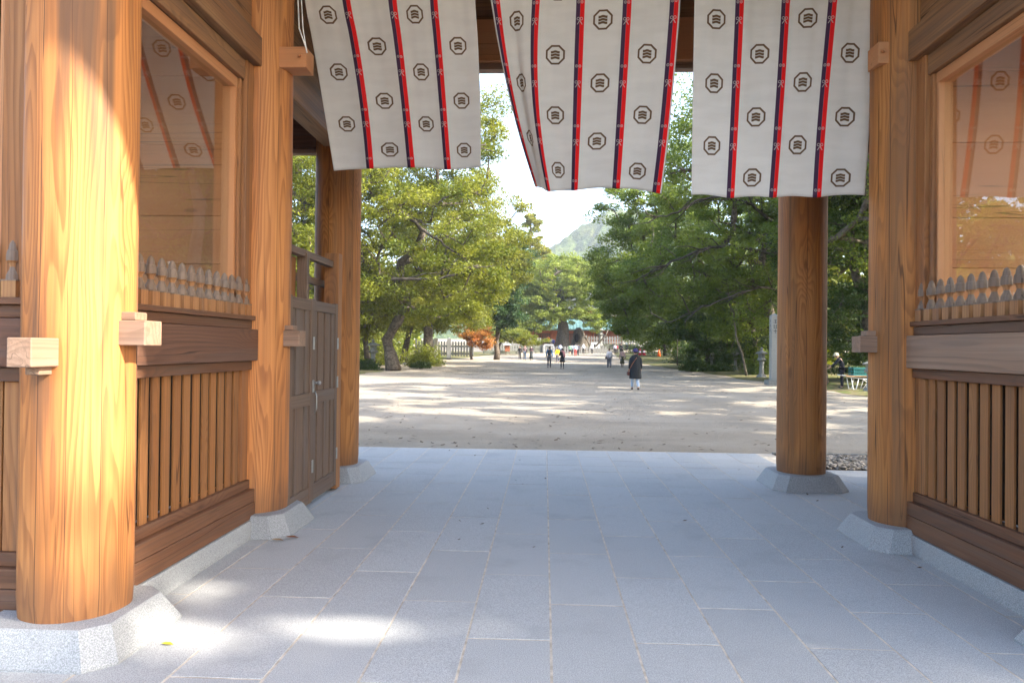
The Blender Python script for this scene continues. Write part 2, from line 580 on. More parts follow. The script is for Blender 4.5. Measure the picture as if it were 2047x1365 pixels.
# columns and their stone bases
def col_mesh(mat, seed):
    b = MB()
    n, m = 72, 60
    rg = random.Random(seed)
    ph = [rg.uniform(0, 6.28) for _ in range(6)]
    prof = []
    vs = []
    for j in range(m + 1):
        z = (6.0 - ZB) * j / m
        for k in range(n):
            th = 2 * math.pi * k / n
            r = RC * (1 - 0.012 * (j / m)) + 0.0018 * math.sin(3 * th + ph[0] + 0.6 * z) + 0.0012 * math.sin(7 * th + ph[1] - 0.4 * z) + 0.0008 * math.sin(13 * th + ph[2])
            if j == 0: r -= 0.006
            vs.append((r * math.cos(th), r * math.sin(th), z))
    fs = []
    for j in range(m):
        for k in range(n):
            a, q = j * n + k, j * n + (k + 1) % n
            fs.append((a, q, q + n, a + n))
    fs.append(tuple(range(m * n, m * n + n)))
    b.add(vs, fs)
    return b


def stone_base(x, y, cut=0.0):
    b = MB()
    def ring(h, c, z):
        return [(-h + c, -h, z), (h - c, -h, z), (h, -h + c, z), (h, h - c, z), (h - c, h, z), (-h + c, h, z), (-h, h - c, z), (-h, -h + c, z)]
    vs = ring(0.425, 0.115, -0.02) + ring(0.425, 0.115, 0.012) + ring(0.345, 0.105, ZB - 0.012) + ring(0.333, 0.10, ZB)
    fs = []
    for j in range(3):
        for k in range(8):
            a, q = j * 8 + k, j * 8 + (k + 1) % 8
            fs.append((a, q, q + 8, a + 8))
    fs.append(tuple(range(24, 32)))
    b.add(vs, fs)
    return part(b, 'column_base', M['base'], 0.0, loc=(x, y, 0.0085))


ci = 0
for (x, rows) in ((-W, (YF, YM, YB)), (W, (YF, YM, YB)), (-WO, (YF, YM, YB)), (WO, (YF, YM, YB))):
    for y in rows:
        ci += 1
        warm = (x < 0 and y < YB)
        c = part(col_mesh(None, ci), 'column', M['col'] if warm else M['col2'], 0.0, True, (x, y, ZB + 0.0085))
        stone_base(x, y)

# ---- walls of the side bays: built in a frame (t along the wall, s out of its face)
slat_mesh = MB(); slat_mesh.box(-0.045, 0.045, -0.007, 0.007, 0.0, 0.925)
slat_me = slat_mesh.mesh('slat', M['slat'])
fb = MB()
fb.box(-0.041, 0.041, -0.038, 0.038, 0.0, 0.088, 0)
fb.box(-0.043, 0.043, -0.040, 0.040, 0.088, 0.096, 1)
fb.lathe([(0.037, 0.096), (0.034, 0.122), (0.021, 0.150), (0.018, 0.165), (0.024, 0.187), (0.035, 0.198), (0.036, 0.222), (0.032, 0.252), (0.026, 0.258), (0.025, 0.262), (0.022, 0.285), (0.013, 0.306), (0.003, 0.314)],
         10, (0, 0, 0), 0.3, mats=[1, 1, 1, 0, 0, 1, 1, 1, 1, 1, 1, 1])
fin_me = fb.mesh('finial', [M['finial'], M['finialgrey']], False)


def wall(P0, P1, nrm, light=False, upper=True, grain='y'):
    """bay wall from column centre P0 to column centre P1; nrm = direction its face looks"""
    P0, P1, nrm = Vector(P0), Vector(P1), Vector(nrm)
    tv = (P1 - P0).normalized()
    L = (P1 - P0).length
    a0, a1 = RC - 0.03, L - RC + 0.03

    def bx(mb, t0, t1, s0, s1, z0, z1, mi=0):
        p, q = P0 + tv * t0 + nrm * s0, P0 + tv * t1 + nrm * s1
        mb.box(p.x, q.x, p.y, q.y, z0, z1, mi)

    def one(name, t0, t1, s0, s1, z0, z1, mat, bevel=0.006, parent=None):
        mb = MB(); bx(mb, t0, t1, s0, s1, z0, z1)
        return part(mb, name, mat, bevel, parent=parent)
    g = grain
    tie, beam, trim = M[('pale' if light else 'tie') + g], M['plank' + g], M['trimz']  # right-hand tie is paler, its sky light put into the colour
    e = 0.155
    # stone kerb
    mb = MB()
    p = [P0 + tv * 0.32 + nrm * -0.2, P0 + tv * (L - 0.32) + nrm * -0.2]
    sgn = []
    quad = [(-0.2, -0.02), (0.135, -0.02), (0.135, 0.02), (0.112, 0.138), (-0.2, 0.138)]
    vs = []
    for t_ in (0.32, L - 0.32):
        for s_, z_ in quad:
            q = P0 + tv * t_ + nrm * s_
            vs.append((q.x, q.y, z_ + 0.0085))
    fs = [(i, (i + 1) % 5, 5 + (i + 1) % 5, 5 + i) for i in range(5)] + [(4, 3, 2, 1, 0), (5, 6, 7, 8, 9)]
    mb.add(vs, fs)
    part(mb, 'kerb_stone', M['base'], 0.004)
    one('bottom_plank', a0, a1, -0.06, 0.098, 0.150, 0.285, beam)
    one('bottom_plank', a0, a1, -0.06, 0.095, 0.2875, 0.392, beam)
    sill = one('sill_rail', a0, a1, -0.05, 0.055, 0.395, 0.468, beam, 0.004)
    one('slat_rail', a0, a1, -0.05, 0.062, 1.388, 1.462, beam, 0.004)
    one('tie_beam', a0 - 0.02, a1 + 0.02, -0.10, 0.105, 1.466, 1.728, tie, 0.008)
    one('finial_rail', a0 + .02, a1 - 0.02, -0.07, 0.058, 1.732, 1.800, beam, 0.004)
    fr_ = one('finial_rail', a0 + .02, a1 - 0.02, -0.07, 0.088, 1.8025, 1.840, beam, 0.004)
    # posts against the columns
    for t0, t1 in ((a0, a0 + e), (a1 - e, a1)):
        one('jamb', t0, t1, -0.055, 0.035, 0.47, 1.386, trim, 0.004)
        one('jamb', t0, t1, -0.075, 0.045, 1.842, 3.95, trim, 0.004)
    w0, w1 = a0 + e, a1 - e
    for t0, t1, s in ((w0 + 0.002, w0 + 0.055, 1), (w1 - 0.055, w1 - 0.002, 1)):
        one('window_frame', t0, t1, -0.09, 0.012, 1.842, 3.78, M['trimz'], 0.006)
    for t0, t1 in ((w0 + 0.057, w0 + 0.092), (w1 - 0.092, w1 - 0.057)):
        one('window_frame', t0, t1, -0.12, -0.012, 1.842, 3.72, M['boardz'], 0.004)
    one('window_frame', w0 + 0.002, w1 - 0.002, -0.09, 0.030, 3.785, 3.945, M['beam' + g], 0.006)
    one('window_frame', w0 + 0.057, w1 - 0.057, -0.12, -0.010, 3.70, 3.782, M['board' + g], 0.004)
    one('upper_tie_beam', a0 - 0.02, a1 + 0.02, -0.10, 0.105, 3.953, 4.20, M['beam' + g], 0.008)
    one('upper_board', a0, a1, -0.03, 0.02, 4.202, 5.0, M['beam' + g], 0.0)
    one('head_beam', a0, a1, -0.12, 0.12, 5.002, 5.35, M['beam' + g], 0.006)
    if grain == 'y': one('window_pane', w0 + 0.092, w1 - 0.092, -0.060, -0.055, 1.842, 3.70, M['glass'], 0.0)
    # near-black sheet behind the slats for the shade in their gaps
    one('gap_shade_board', w0 + .002, w1 - .002, -0.095, -0.075, 0.47, 1.386, M['gapshade'], 0.0)
    ang = math.atan2(tv.y, tv.x)
    n = int(round((w1 - w0) / 0.131))
    pit = (w1 - w0) / n
    for i in range(n):
        q = P0 + tv * (w0 + pit * (i + 0.5)) + nrm * 0.012
        o = copy_of(slat_proto, sill, (q.x + nrm.x * random.uniform(-.003, .003), q.y + nrm.y * random.uniform(-.003, .003), 0.467), 'slat') if slat_proto else None
        o.rotation_euler = (0, 0, ang + random.uniform(-0.02, 0.02))
        o.scale = (random.uniform(0.95, 1.03), 1, 1)
    nf = int(round((a1 - a0 - 0.1) / 0.130))
    pf = (a1 - a0 - 0.1) / nf
    for i in range(nf):
        q = P0 + tv * (a0 + 0.05 + pf * (i + 0.5)) + nrm * 0.035
        o = copy_of(fin_proto, fr_, (q.x, q.y, 1.8405), 'finial')
        o.rotation_euler = (0, 0, ang)
    one('finial_back_rail', w0, w1, -0.045, -0.015, 1.8405, 1.905, beam, 0.002)


class _P:
    pass


slat_proto = _P(); slat_proto.data = slat_me; slat_proto.name = 'slat'
fin_proto = _P(); fin_proto.data = fin_me; fin_proto.name = 'finial'
for sd in (-1, 1):
    wall((sd * W, YF, 0), (sd * W, YM, 0), (-sd, 0, 0), light=(sd > 0), grain='y')
    wall((sd * W, YF, 0), (sd * WO, YF, 0), (0, -1, 0), grain='x')
    # inside of the guardian niche: boarded back and side, floor, ceiling
    for (nm, x0, x1, y0, y1, gr) in (('back', sd * (W + 0.13), sd * (WO - .1), YM - 0.06, YM - 0.02, 'x'), ('side', sd * (WO - 0.06), sd * (WO - 0.02), YF + .1, YM - .08, 'y')):
        for i, (z0, z1) in enumerate(((0.2, 0.9), (0.9, 1.6), (1.6, 2.3), (2.3, 2.72), (2.72, 3.35), (3.35, 3.95), (3.95, 4.6))):
            if nm == 'side' and 1.5 < z0 < 3.4: continue  # unseen side left unboarded here to let light into the niche
            mb = MB(); mb.box(x0, x1, y0, y1, z0 + 0.0015, z1 - 0.0015)
            part(mb, 'niche_board', M['board' + gr], 0.003)
    mb = MB(); mb.box(sd * (W + 0.12), sd * (WO - 0.1), YF + 0.13, YM - 0.08, 1.70, 1.76)
    part(mb, 'niche_floor', M['boardx'], 0.0)
    mb = MB(); mb.box(sd * (W + 0.13), sd * (WO - 0.1), YF + 0.12, YM - 0.08, 4.62, 4.68)
    part(mb, 'niche_ceiling', M['boardx'], 0.0)
    # ties along the rear half and across the back of the side bay
    def bb(name, x0, x1, y0, y1, z0, z1, mat, bev=0.008):
        mb = MB(); mb.box(x0, x1, y0, y1, z0, z1)
        return part(mb, name, mat, bev)
    bb('upper_tie_beam', sd * (W - 0.11), sd * (W + 0.11), YM + 0.25, YB - 0.25, 3.95, 4.21, M['beamy'])
    bb('head_beam', sd * (W - 0.12), sd * (W + 0.12), YM + 0.2, YB - 0.2, 5.0, 5.35, M['beamy'])
    bb('upper_board', sd * (W - 0.03), sd * (W + 0.03), YM + 0.25, YB - 0.25, 4.212, 4.998, M['beamy'], 0)
    bb('upper_board', sd * (W - 0.05), sd * (W + 0.05), YF + 0.2, YB - 0.2, 5.352, 6.0, M['beamy'], 0)
    bb('upper_tie_beam', sd * (W + 0.24), sd * (WO - 0.24), YB - 0.11, YB + 0.11, 3.98, 4.34, M['tiex'])
    bb('tie_lip', sd * (W + 0.26), sd * (WO - 0.26), YB - 0.06, YB + 0.06, 3.925, 3.978, M['palex'])
    for k in range(4): bb('sun_block_board', sd * (WO - 0.03), sd * (WO + 0.03), YM + 0.24 + 0.48 * k, YM + 0.716 + 0.48 * k, 0.14, 3.948, M['plankz'], 0.004)  # unseen boards added to block sun crossing the rear bay
    bb('upper_board', sd * (WO - 0.03), sd * (WO + 0.03), YF + 0.2, YB - 0.2, 4.202, 4.998, M['beamy'], 0)  # added out of view to keep sun off the paving
    bb('upper_tie_beam', sd * (WO - 0.1), sd * (WO + 0.1), YM + 0.24, YB - 0.24, 3.95, 4.2, M['beamy'])
    bb('head_beam', sd * (W + 0.2), sd * (WO - 0.2), YM - 0.12, YM + 0.12, 5.0, 5.35, M['beamx'])
    bb('head_beam', sd * (W + 0.2), sd * (WO - 0.2), YB - 0.12, YB + 0.12, 5.0, 5.35, M['beamx'])
    bb('head_beam', sd * (WO - 0.12), sd * (WO + 0.12), YF + 0.2, YB - 0.2, 5.0, 5.35, M['beamy'])
    # through-tenons of the ties, wedged
    def nose(axis, x, y, z0, z1, lng, wd, mat, wedge):
        mb = MB()
        if axis == 'x':
            d = -sd
            mb.box(x + d * 0.20, x + d * lng, y - wd, y + wd, z0, z1)
            if wedge > 0: mb.box(x + d * 0.22, x + d * (lng - 0.06), y - wd * 0.82, y + wd * 0.5, z1 + 0.001, z1 + 0.045)
        else:
            mb.box(x - wd, x + wd, y - 0.20, y - lng, z0, z1)
            mb.box(x - wd * 0.7, x + wd * 0.5, y - 0.22, y - (lng - 0.1), z0 - 0.04, z0 - 0.001)
        part(mb, 'beam_end', mat, 0.006)
    nose('x', sd * W, YF, 1.588, 1.722, 0.405, 0.085, M['palex'], 1)
    nose('y', sd * W, YF, 1.478, 1.622, 0.46, 0.062, M['paley'], -1)
    nose('x', sd * W, YM, 1.588, 1.725, 0.40, 0.085, M['palex'], 1)
    nose('x', sd * W, YM - 0.06, 3.98, 4.16, 0.455 if sd < 0 else 0.30, 0.10, M['boardx'], -1)
    # curtain peg on the upper beam end
    mb = MB(); mb.tube([(sd * (W - (0.40 if sd < 0 else 0.27)), YM - 0.15, 4.08), (sd * (W - (0.40 if sd < 0 else 0.27)), YM - 0.20, 4.075)], 0.014, 8)
    part(mb, 'peg', M['boardx'], 0.0)

# beams over the passage
for (nm, y, z0, z1, mt) in (('passage_beam', YB, 5.0, 5.50, 'boardx'), ('passage_beam', YM, 5.35, 5.75, 'beamx'), ('passage_beam', YF, 5.35, 5.75, 'beamx')):
    mb = MB(); mb.box(-W + 0.2, W - 0.2, y - 0.13, y + 0.13, z0, z1)
    part(mb, nm, M[mt], 0.008)
mb = MB(); mb.box(-W + 0.26, W - 0.26, YB - 0.07, YB + 0.07, 4.925, 4.998)
part(mb, 'tie_lip', M['palex'], 0.004)
mb = MB(); mb.box(-W + 0.22, W - 0.22, YB - 0.09, YB + 0.09, 5.503, 6.0)
part(mb, 'upper_board', M['beamx'], 0.0)
# ceiling boards and joists
for i in range(14):
    x0 = -5.6 + i * 0.8
    mb = MB(); mb.box(x0 + 0.004, x0 + 0.796, 3.3, 9.1, 6.02, 6.06)
    part(mb, 'ceiling_board', M['beamy'], 0.0)
for i in range(7):
    y = 3.6 + i * 0.86
    mb = MB(); mb.box(-5.5, 5.5, y - 0.06, y + 0.06, 5.88, 6.018)
    part(mb, 'ceiling_joist', M['beamx'], 0.004)
# roof: broad eaves front and back, hipped over the side bays
mb = MB()
EY0, EZ, EX = 1.93, 6.69, 7.6
EY1 = 2 * YM - EY0
prof = []
for t_ in np.linspace(0, 1, 9):
    prof.append((t_, 0.55 * t_ + 0.45 * t_ * t_))
for th, flip in ((0.0, False), (0.28, True)):
    rings = []
    for a, hgt in prof:
        z = EZ + th + 3.6 * hgt
        ins_y = a * (YM - EY0) * 0.99
        ins_x = a * 3.4
        rings.append([(-EX + ins_x, EY0 + ins_y, z), (EX - ins_x, EY0 + ins_y, z), (EX - ins_x, EY1 - ins_y, z), (-EX + ins_x, EY1 - ins_y, z)])
    b0 = len(mb.v)
    vs = [v for r_ in rings for v in r_]
    fs = []
    for j in range(len(rings) - 1):
        for k in range(4):
            a, q = j * 4 + k, j * 4 + (k + 1) % 4
            fs.append((a, a + 4, q + 4, q) if flip else (a, q, q + 4, a + 4))
    e_ = (len(rings) - 1) * 4
    fs.append((e_, e_ + 1, e_ + 2, e_ + 3))
    mb.add(vs, fs)
n_ = len(prof) * 4
for k in range(4):
    q = (k + 1) % 4
    mb.f.append((k, k + n_, q + n_, q)); mb.m.append(0)
part(mb, 'roof', plain('roof_bark', (0.10, 0.075, 0.06), 0.9, 0.3, 5), 0.0)

# ---- left side door: two board leaves folded back against the passage side
def door_leaf(y0, y1, x, z0, z1, nboard, handle):
    mb = MB(); th = 0.022
    mb.box(x - th, x + th, y0, y0 + 0.085, z0, z1)
    mb.box(x - th, x + th, y1 - 0.085, y1, z0, z1)
    fr_ = part(mb, 'door_leaf', M['doorz'], 0.004)
    for (a, b) in ((z0, z0 + 0.16), (1.02, 1.14), (z1 - 0.115, z1 - 0.012)):
        mb = MB(); mb.box(x - th + 0.003, x + th - 0.003, y0 + 0.086, y1 - 0.086, a, b)
        part(mb, 'door_rail', M['doory'], 0.003, parent=fr_)
    wb = (y1 - y0 - 0.18) / nboard
    for i in range(nboard):
        ya = y0 + 0.09 + wb * i
        for (a, b) in ((z0 + 0.162, 1.018), (1.142, z1 - 0.117)):
            mb = MB(); mb.box(x - 0.016, x - 0.002 + (0.012 if i % 2 else 0.0), ya + 0.004, ya + wb - 0.004, a, b)
            part(mb, 'door_board', M['doorz'], 0.003, parent=fr_)
    for z in (1.62, 1.32 if False else 1.20, 0.42):
        mb = MB()
        mb.box(x + th + 0.001, x + th + 0.004, y1 - 0.028, y1 + 0.020, z - 0.06, z + 0.06)
        mb.tube([(x + th + 0.006, y1 - 0.003, z - 0.062), (x + th + 0.006, y1 - 0.003, z + 0.062)], 0.007, 8)
        part(mb, 'hinge', M['steel'], 0.0, parent=fr_)
    if handle:
        mb = MB()
        mb.tube([(x + th, y0 + 0.04, 1.23), (x + th + 0.045, y0 + 0.04, 1.23)], 0.012, 8)
        mb.ball((x + th + 0.055, y0 + 0.04, 1.23), 0.022, 0.022, 0.022, 10, 6)
        mb.tube([(x + th + 0.012, y0 + 0.045, 1.15), (x + th + 0.03, y0 + 0.045, 1.10), (x + th + 0.03, y0 + 0.045, 0.98), (x + th + 0.012, y0 + 0.045, 0.93)], 0.007, 6)
        part(mb, 'door_handle', M['steel'], 0.0, True, parent=fr_)


door_leaf(6.22, 6.90, -W + 0.245, 0.07, 2.05, 4, False)
door_leaf(6.935, 7.78, -W + 0.225, 0.07, 2.055, 6, True)
mb = MB(); mb.box(-W + 0.10, -W + 0.198, 6.875, 6.955, 0.02, 2.50)
part(mb, 'fence_post', M['doorz'], 0.004)
mb = MB(); mb.box(-W + 0.08, -W + 0.24, 7.81, 7.95, 0.02, 2.62)
part(mb, 'fence_post', M['trimz'], 0.004)
mb = MB(); mb.box(-W + 0.05, -W + 0.09, 6.70, 6.872, 2.06, 2.455)
part(mb, 'fence_post', M['trimz'], 0.004)
mb = MB(); mb.box(-W + 0.11, -W + 0.185, 6.30, 7.80, 2.462, 2.53)
part(mb, 'fence_rail', M['doory'], 0.004)
mb = MB(); mb.box(-W - 0.03, -W + 0.03, 6.42, 8.35, 2.26, 2.33)
part(mb, 'fence_rail', M['doory'], 0.004)

# ------------------------------------------------------------------ curtains
CUR_L = [[(-2.490,6.250,5.320),(-2.437,6.300,4.696),(-2.415,6.414,4.438),(-2.405,6.570,4.186),(-2.402,6.749,3.926),(-2.403,6.943,3.655),(-2.406,7.150,3.368)],[(-2.142,6.250,5.320),(-2.063,6.300,4.692),(-2.031,6.414,4.439),(-2.017,6.570,4.192),(-2.016,6.749,3.939),(-2.026,6.943,3.673),(-2.047,7.150,3.393)],[(-1.693,6.250,5.320),(-1.645,6.300,4.687),(-1.626,6.414,4.436),(-1.618,6.570,4.192),(-1.616,6.749,3.941),(-1.618,6.943,3.678),(-1.622,7.150,3.400)],[(-1.308,6.250,5.320),(-1.275,6.300,4.683),(-1.262,6.414,4.429),(-1.255,6.570,4.181),(-1.252,6.749,3.926),(-1.251,6.943,3.659),(-1.251,7.150,3.377)],[(-0.933,6.250,5.320),(-0.902,6.300,4.678),(-0.890,6.414,4.431),(-0.887,6.570,4.190),(-0.890,6.749,3.942),(-0.900,6.943,3.682),(-0.915,7.150,3.407)]]
CUR_M = [[(-0.816,6.250,5.320),(-0.719,6.300,4.676),(-0.678,6.434,4.405),(-0.627,6.618,4.139),(-0.560,6.828,3.864),(-0.475,7.057,3.572),(-0.369,7.300,3.260)],[(-0.334,6.250,5.320),(-0.365,6.300,4.672),(-0.379,6.407,4.379),(-0.377,6.554,4.089),(-0.354,6.722,3.791),(-0.304,6.905,3.479),(-0.233,7.100,3.150)],[(0.038,6.250,5.320),(0.029,6.300,4.668),(0.025,6.400,4.374),(0.023,6.539,4.084),(0.023,6.696,3.786),(0.022,6.867,3.476),(0.021,7.050,3.149)],[(0.448,6.250,5.320),(0.439,6.300,4.663),(0.435,6.394,4.370),(0.433,6.523,4.081),(0.431,6.670,3.784),(0.428,6.830,3.476),(0.424,7.000,3.153)],[(0.863,6.250,5.320),(0.848,6.300,4.658),(0.841,6.380,4.353),(0.835,6.491,4.052),(0.827,6.617,3.743),(0.815,6.754,3.424),(0.797,6.900,3.093)]]
CUR_R = [[(1.018,6.250,5.320),(1.024,6.300,4.656),(1.027,6.333,4.329),(1.033,6.380,4.003),(1.042,6.432,3.674),(1.053,6.489,3.342),(1.065,6.550,3.004)],[(1.418,6.250,5.320),(1.414,6.300,4.652),(1.412,6.333,4.318),(1.412,6.380,3.986),(1.412,6.432,3.651),(1.411,6.489,3.312),(1.410,6.550,2.968)],[(1.823,6.250,5.320),(1.811,6.300,4.647),(1.805,6.333,4.316),(1.801,6.380,3.985),(1.796,6.432,3.653),(1.792,6.489,3.315),(1.789,6.550,2.973)],[(2.246,6.250,5.320),(2.211,6.300,4.643),(2.194,6.333,4.313),(2.183,6.380,3.985),(2.178,6.432,3.654),(2.179,6.489,3.318),(2.186,6.550,2.978)],[(2.560,6.250,5.320),(2.573,6.300,4.638),(2.579,6.333,4.313),(2.586,6.380,3.989),(2.593,6.432,3.663),(2.598,6.489,3.332),(2.600,6.550,2.996)]]


def curtain_mat(name, outer):
    t = NT(name)
    uv = t.n('ShaderNodeUVMap').outputs[0]
    sp = t.n('ShaderNodeSeparateXYZ'); t.t.links.new(uv, sp.inputs[0])
    U, V = sp.outputs[0], sp.outputs[1]
    PWD, PER = 0.385, 0.515
    # crest: octagon ring round three wavy bars, staggered from panel to panel
    par = t.m('MODULO', t.m('FLOOR', t.m('ADD', U, 8.0)), 2.0)
    x = t.m('MULTIPLY', t.m('SUBTRACT', t.m('FRACT', t.m('ADD', U, 8.0)), 0.5), PWD)
    fv = t.m('FRACT', t.m('ADD', t.m('SUBTRACT', V, t.m('MULTIPLY', par, 0.54)), 8.5))
    y = t.m('MULTIPLY', t.m('SUBTRACT', 0.5, fv), PER)
    ax, ay = t.m('ABSOLUTE', x), t.m('ABSOLUTE', y)
    oc = t.m('MAXIMUM', t.m('MAXIMUM', ax, ay), t.m('MULTIPLY', t.m('ADD', ax, ay), 0.7071))
    aa = 0.0016

    def band(v, lo, hi):
        return t.m('MULTIPLY', t.ss(v, lo - aa, lo + aa), t.m('SUBTRACT', 1.0, t.ss(v, hi - aa, hi + aa)))
    ring = band(oc, 0.0645, 0.0800)
    yy = t.m('ADD', y, t.m('MULTIPLY', t.m('COSINE', t.m('MULTIPLY', x, 2 * math.pi / 0.062)), -0.0036))
    bars = t.m('MULTIPLY', t.m('SUBTRACT', 1.0, t.ss(t.m('ABSOLUTE', t.m('SUBTRACT', t.m('FRACT', t.m('DIVIDE', t.m('ADD', yy, 0.54), 0.024)), 0.5)), 0.38, 0.43)),
               t.m('MULTIPLY', band(ax, -1, 0.037), band(t.m('ABSOLUTE', yy), -1, 0.0358)))
    crest = t.m('MULTIPLY', t.m('MAXIMUM', ring, bars), t.m('LESS_THAN', V, 2.80))
    # seam ribbons, dark violet and red, with pale knots
    sx = t.m('MULTIPLY', t.m('SUBTRACT', t.m('FRACT', t.m('ADD', U, 8.5)), 0.5), PWD)
    vio, red = band(sx, -0.0345, -0.0), band(sx, 0.0, 0.037)
    if not outer:
        inn = t.m('MULTIPLY', t.ss(U, 0.3, 0.31), t.m('SUBTRACT', 1.0, t.ss(U, 3.69, 3.7)))
        vio, red = t.m('MULTIPLY', vio, inn), t.m('MULTIPLY', red, inn)
    rib = t.m('MAXIMUM', vio, red)

    def knot(v0):
        return t.m('MULTIPLY', t.m('SUBTRACT', 0.5, t.m('FRACT', t.m('ADD', V, 8.5 - v0))), PER)
    asx = t.m('ABSOLUTE', sx)
    k1 = knot(0.735)
    d1 = t.m('SQRT', t.m('ADD', t.m('POWER', t.m('SUBTRACT', asx, 0.014), 2.0), t.m('POWER', t.m('MULTIPLY', k1, 0.9), 2.0)))
    mk1 = t.m('MAXIMUM', band(d1, 0.0075, 0.011), band(d1, -1, 0.003))
    k2 = knot(1.02)
    d2 = t.m('SQRT', t.m('ADD', t.m('POWER', t.m('SUBTRACT', asx, 0.013), 2.0), t.m('POWER', t.m('SUBTRACT', k2, 0.013), 2.0)))
    leg = t.m('MULTIPLY', band(t.m('ABSOLUTE', t.m('SUBTRACT', asx, t.m('MULTIPLY', k2, -0.62))), -1, 0.0034), band(k2, -0.032, 0.003))
    mk2 = t.m('MAXIMUM', band(d2, 0.0085, 0.0125), leg)
    mk = t.m('MULTIPLY', t.m('MAXIMUM', mk1, mk2), rib)
    g = t.obj()
    wv = t.noise(t.vm('MULTIPLY', g, (3, 3, 14)), 1.0, 3)
    cl = t.mix(t.ss(wv, 0.3, 0.7), (0.83, 0.78, 0.715), (0.88, 0.83, 0.765))
    cl = t.mix(crest, cl, (0.20, 0.118, 0.062))
    cl = t.mix(vio, cl, (0.105, 0.055, 0.105))
    cl = t.mix(red, cl, (0.90, 0.030, 0.030))
    cl = t.mix(mk, cl, (0.66, 0.60, 0.56))
    wea = t.noise(t.vm('MULTIPLY', g, (1, 1, 1)), 900.0, 1)
    p = t.n('ShaderNodeBsdfPrincipled')
    t.set(p.inputs['Base Color'], cl)
    p.inputs['Roughness'].default_value = 0.9
    p.inputs['Specular IOR Level'].default_value = 0.1
    t.set(p.inputs['Normal'], t.bump(t.m('ADD', t.noise(t.vm('MULTIPLY', g, (9, 9, 1.6)), 1.0, 3, 0.6), t.m('MULTIPLY', t.noise(t.vm('MULTIPLY', g, (3, 3, 7)), 1.0, 2), 0.5)), 0.55, 0.012))
    tr = t.n('ShaderNodeBsdfTranslucent'); t.set(tr.inputs[0], cl)
    mx = t.n('ShaderNodeMixShader'); mx.inputs[0].default_value = 0.48
    t.t.links.new(p.outputs[0], mx.inputs[1]); t.t.links.new(tr.outputs[0], mx.inputs[2])
    t.t.links.new(mx.outputs[0], t.out.inputs[0])
    return t.mat


def catmull(P, t):
    """P (n,3) control points, t in 0..n-1"""
    n = len(P)
    i = min(max(int(math.floor(t)), 0), n - 2)
    f = t - i
    p1, p2 = P[i], P[i + 1]
    p0 = P[i - 1] if i > 0 else 2 * p1 - p2
    p3 = P[i + 2] if i + 2 < n else 2 * p2 - p1
    return 0.5 * (2 * p1 + (p2 - p0) * f + (2 * p0 - 5 * p1 + 4 * p2 - p3) * f * f + (3 * p1 - p0 - 3 * p2 + p3) * f ** 3)


def curtain(name, ctl, mat, label, umin, umax, v0, per, seed, fold=None, part_amp=0.05):
    ctl = np.array(ctl)
    NU, NV = 112, 72
    rg = random.Random(seed)
    ph = [rg.uniform(0, 6.28) for _ in range(8)]
    vs, uvs = [], []
    lines = []
    for j in range(NV + 1):
        w = j / NV * (ctl.shape[1] - 1)
        row = np.array([catmull(ctl[i], w) for i in range(5)])
        lines.append(row)
    lines = np.array(lines)                       # NV+1, 5, 3
    seg = np.linalg.norm(np.diff(lines, axis=0), axis=2)
    vl = np.concatenate([np.zeros((1, 5)), np.cumsum(seg, 0)], 0)
    for j in range(NV + 1):
        d = j / NV
        for i in range(NU + 1):
            u = umin + (umax - umin) * i / NU
            uc = min(max(u, 0.0), 4.0)
            P = catmull(lines[j], uc) if 0 <= u <= 4 else lines[j][0] + (lines[j][1] - lines[j][0]) * u if u < 0 else lines[j][4] + (lines[j][4] - lines[j][3]) * (u - 4)
            V = float(np.interp(uc, range(5), vl[j]))
            fr_ = u - math.floor(u)
            bow = math.sin(math.pi * fr_) if -0.001 <= u <= 4.001 else 0
            P = P.copy()
            P[1] += part_amp * bow * (0.25 + 0.75 * d * d)
            P[2] += 0.022 * bow * d ** 6
            P[1] += 0.008 * (1 - 0.75 * d) * math.sin(9.0 * u + ph[0] + 0.5 * math.sin(3 * d + ph[1])) + 0.0025 * (1 - d) * math.sin(23 * u + ph[2]) + 0.012 * d * math.sin(2.1 * u + 4 * d + ph[3])
            if fold and u < 1.0:
                k = math.exp(-((fr_ - 0.42) / 0.16) ** 2) * min(1.0, 0.3 + d)
                P[1] += fold * k
                P[0] += fold * 0.45 * k
                lo = max(0.0, (d - 0.72) / 0.28)
                curl = max(0.0, 0.45 - fr_) * lo if u >= 0 else 0.45 * lo
                P[1] += 0.25 * curl; P[0] += 0.03 * curl
            vs.append(tuple(P)); uvs.append((u, (V - v0) / per))
    fs = []
    n1 = NU + 1
    for j in range(NV):
        for i in range(NU):
            a = j * n1 + i
            fs.append((a, a + n1, a + n1 + 1, a + 1))
    me = bpy.data.meshes.new(name)
    me.from_pydata(vs, [], fs)
    ul = me.uv_layers.new(name='UVMap')
    li = np.empty(len(me.loops), np.int32)
    me.loops.foreach_get('vertex_index', li)
    ul.data.foreach_set('uv', np.array(uvs, np.float32)[li].ravel())
    me.polygons.foreach_set('use_smooth', [True] * len(me.polygons))
    me.materials.append(mat)
    o = bpy.data.objects.new(name, me)
    link(o)
    so = o.modifiers.new('cloth', 'SOLIDIFY'); so.thickness = 0.0018; so.offset = 0
    return tag(o, label, 'curtain', 'crested curtains hung across the gate')


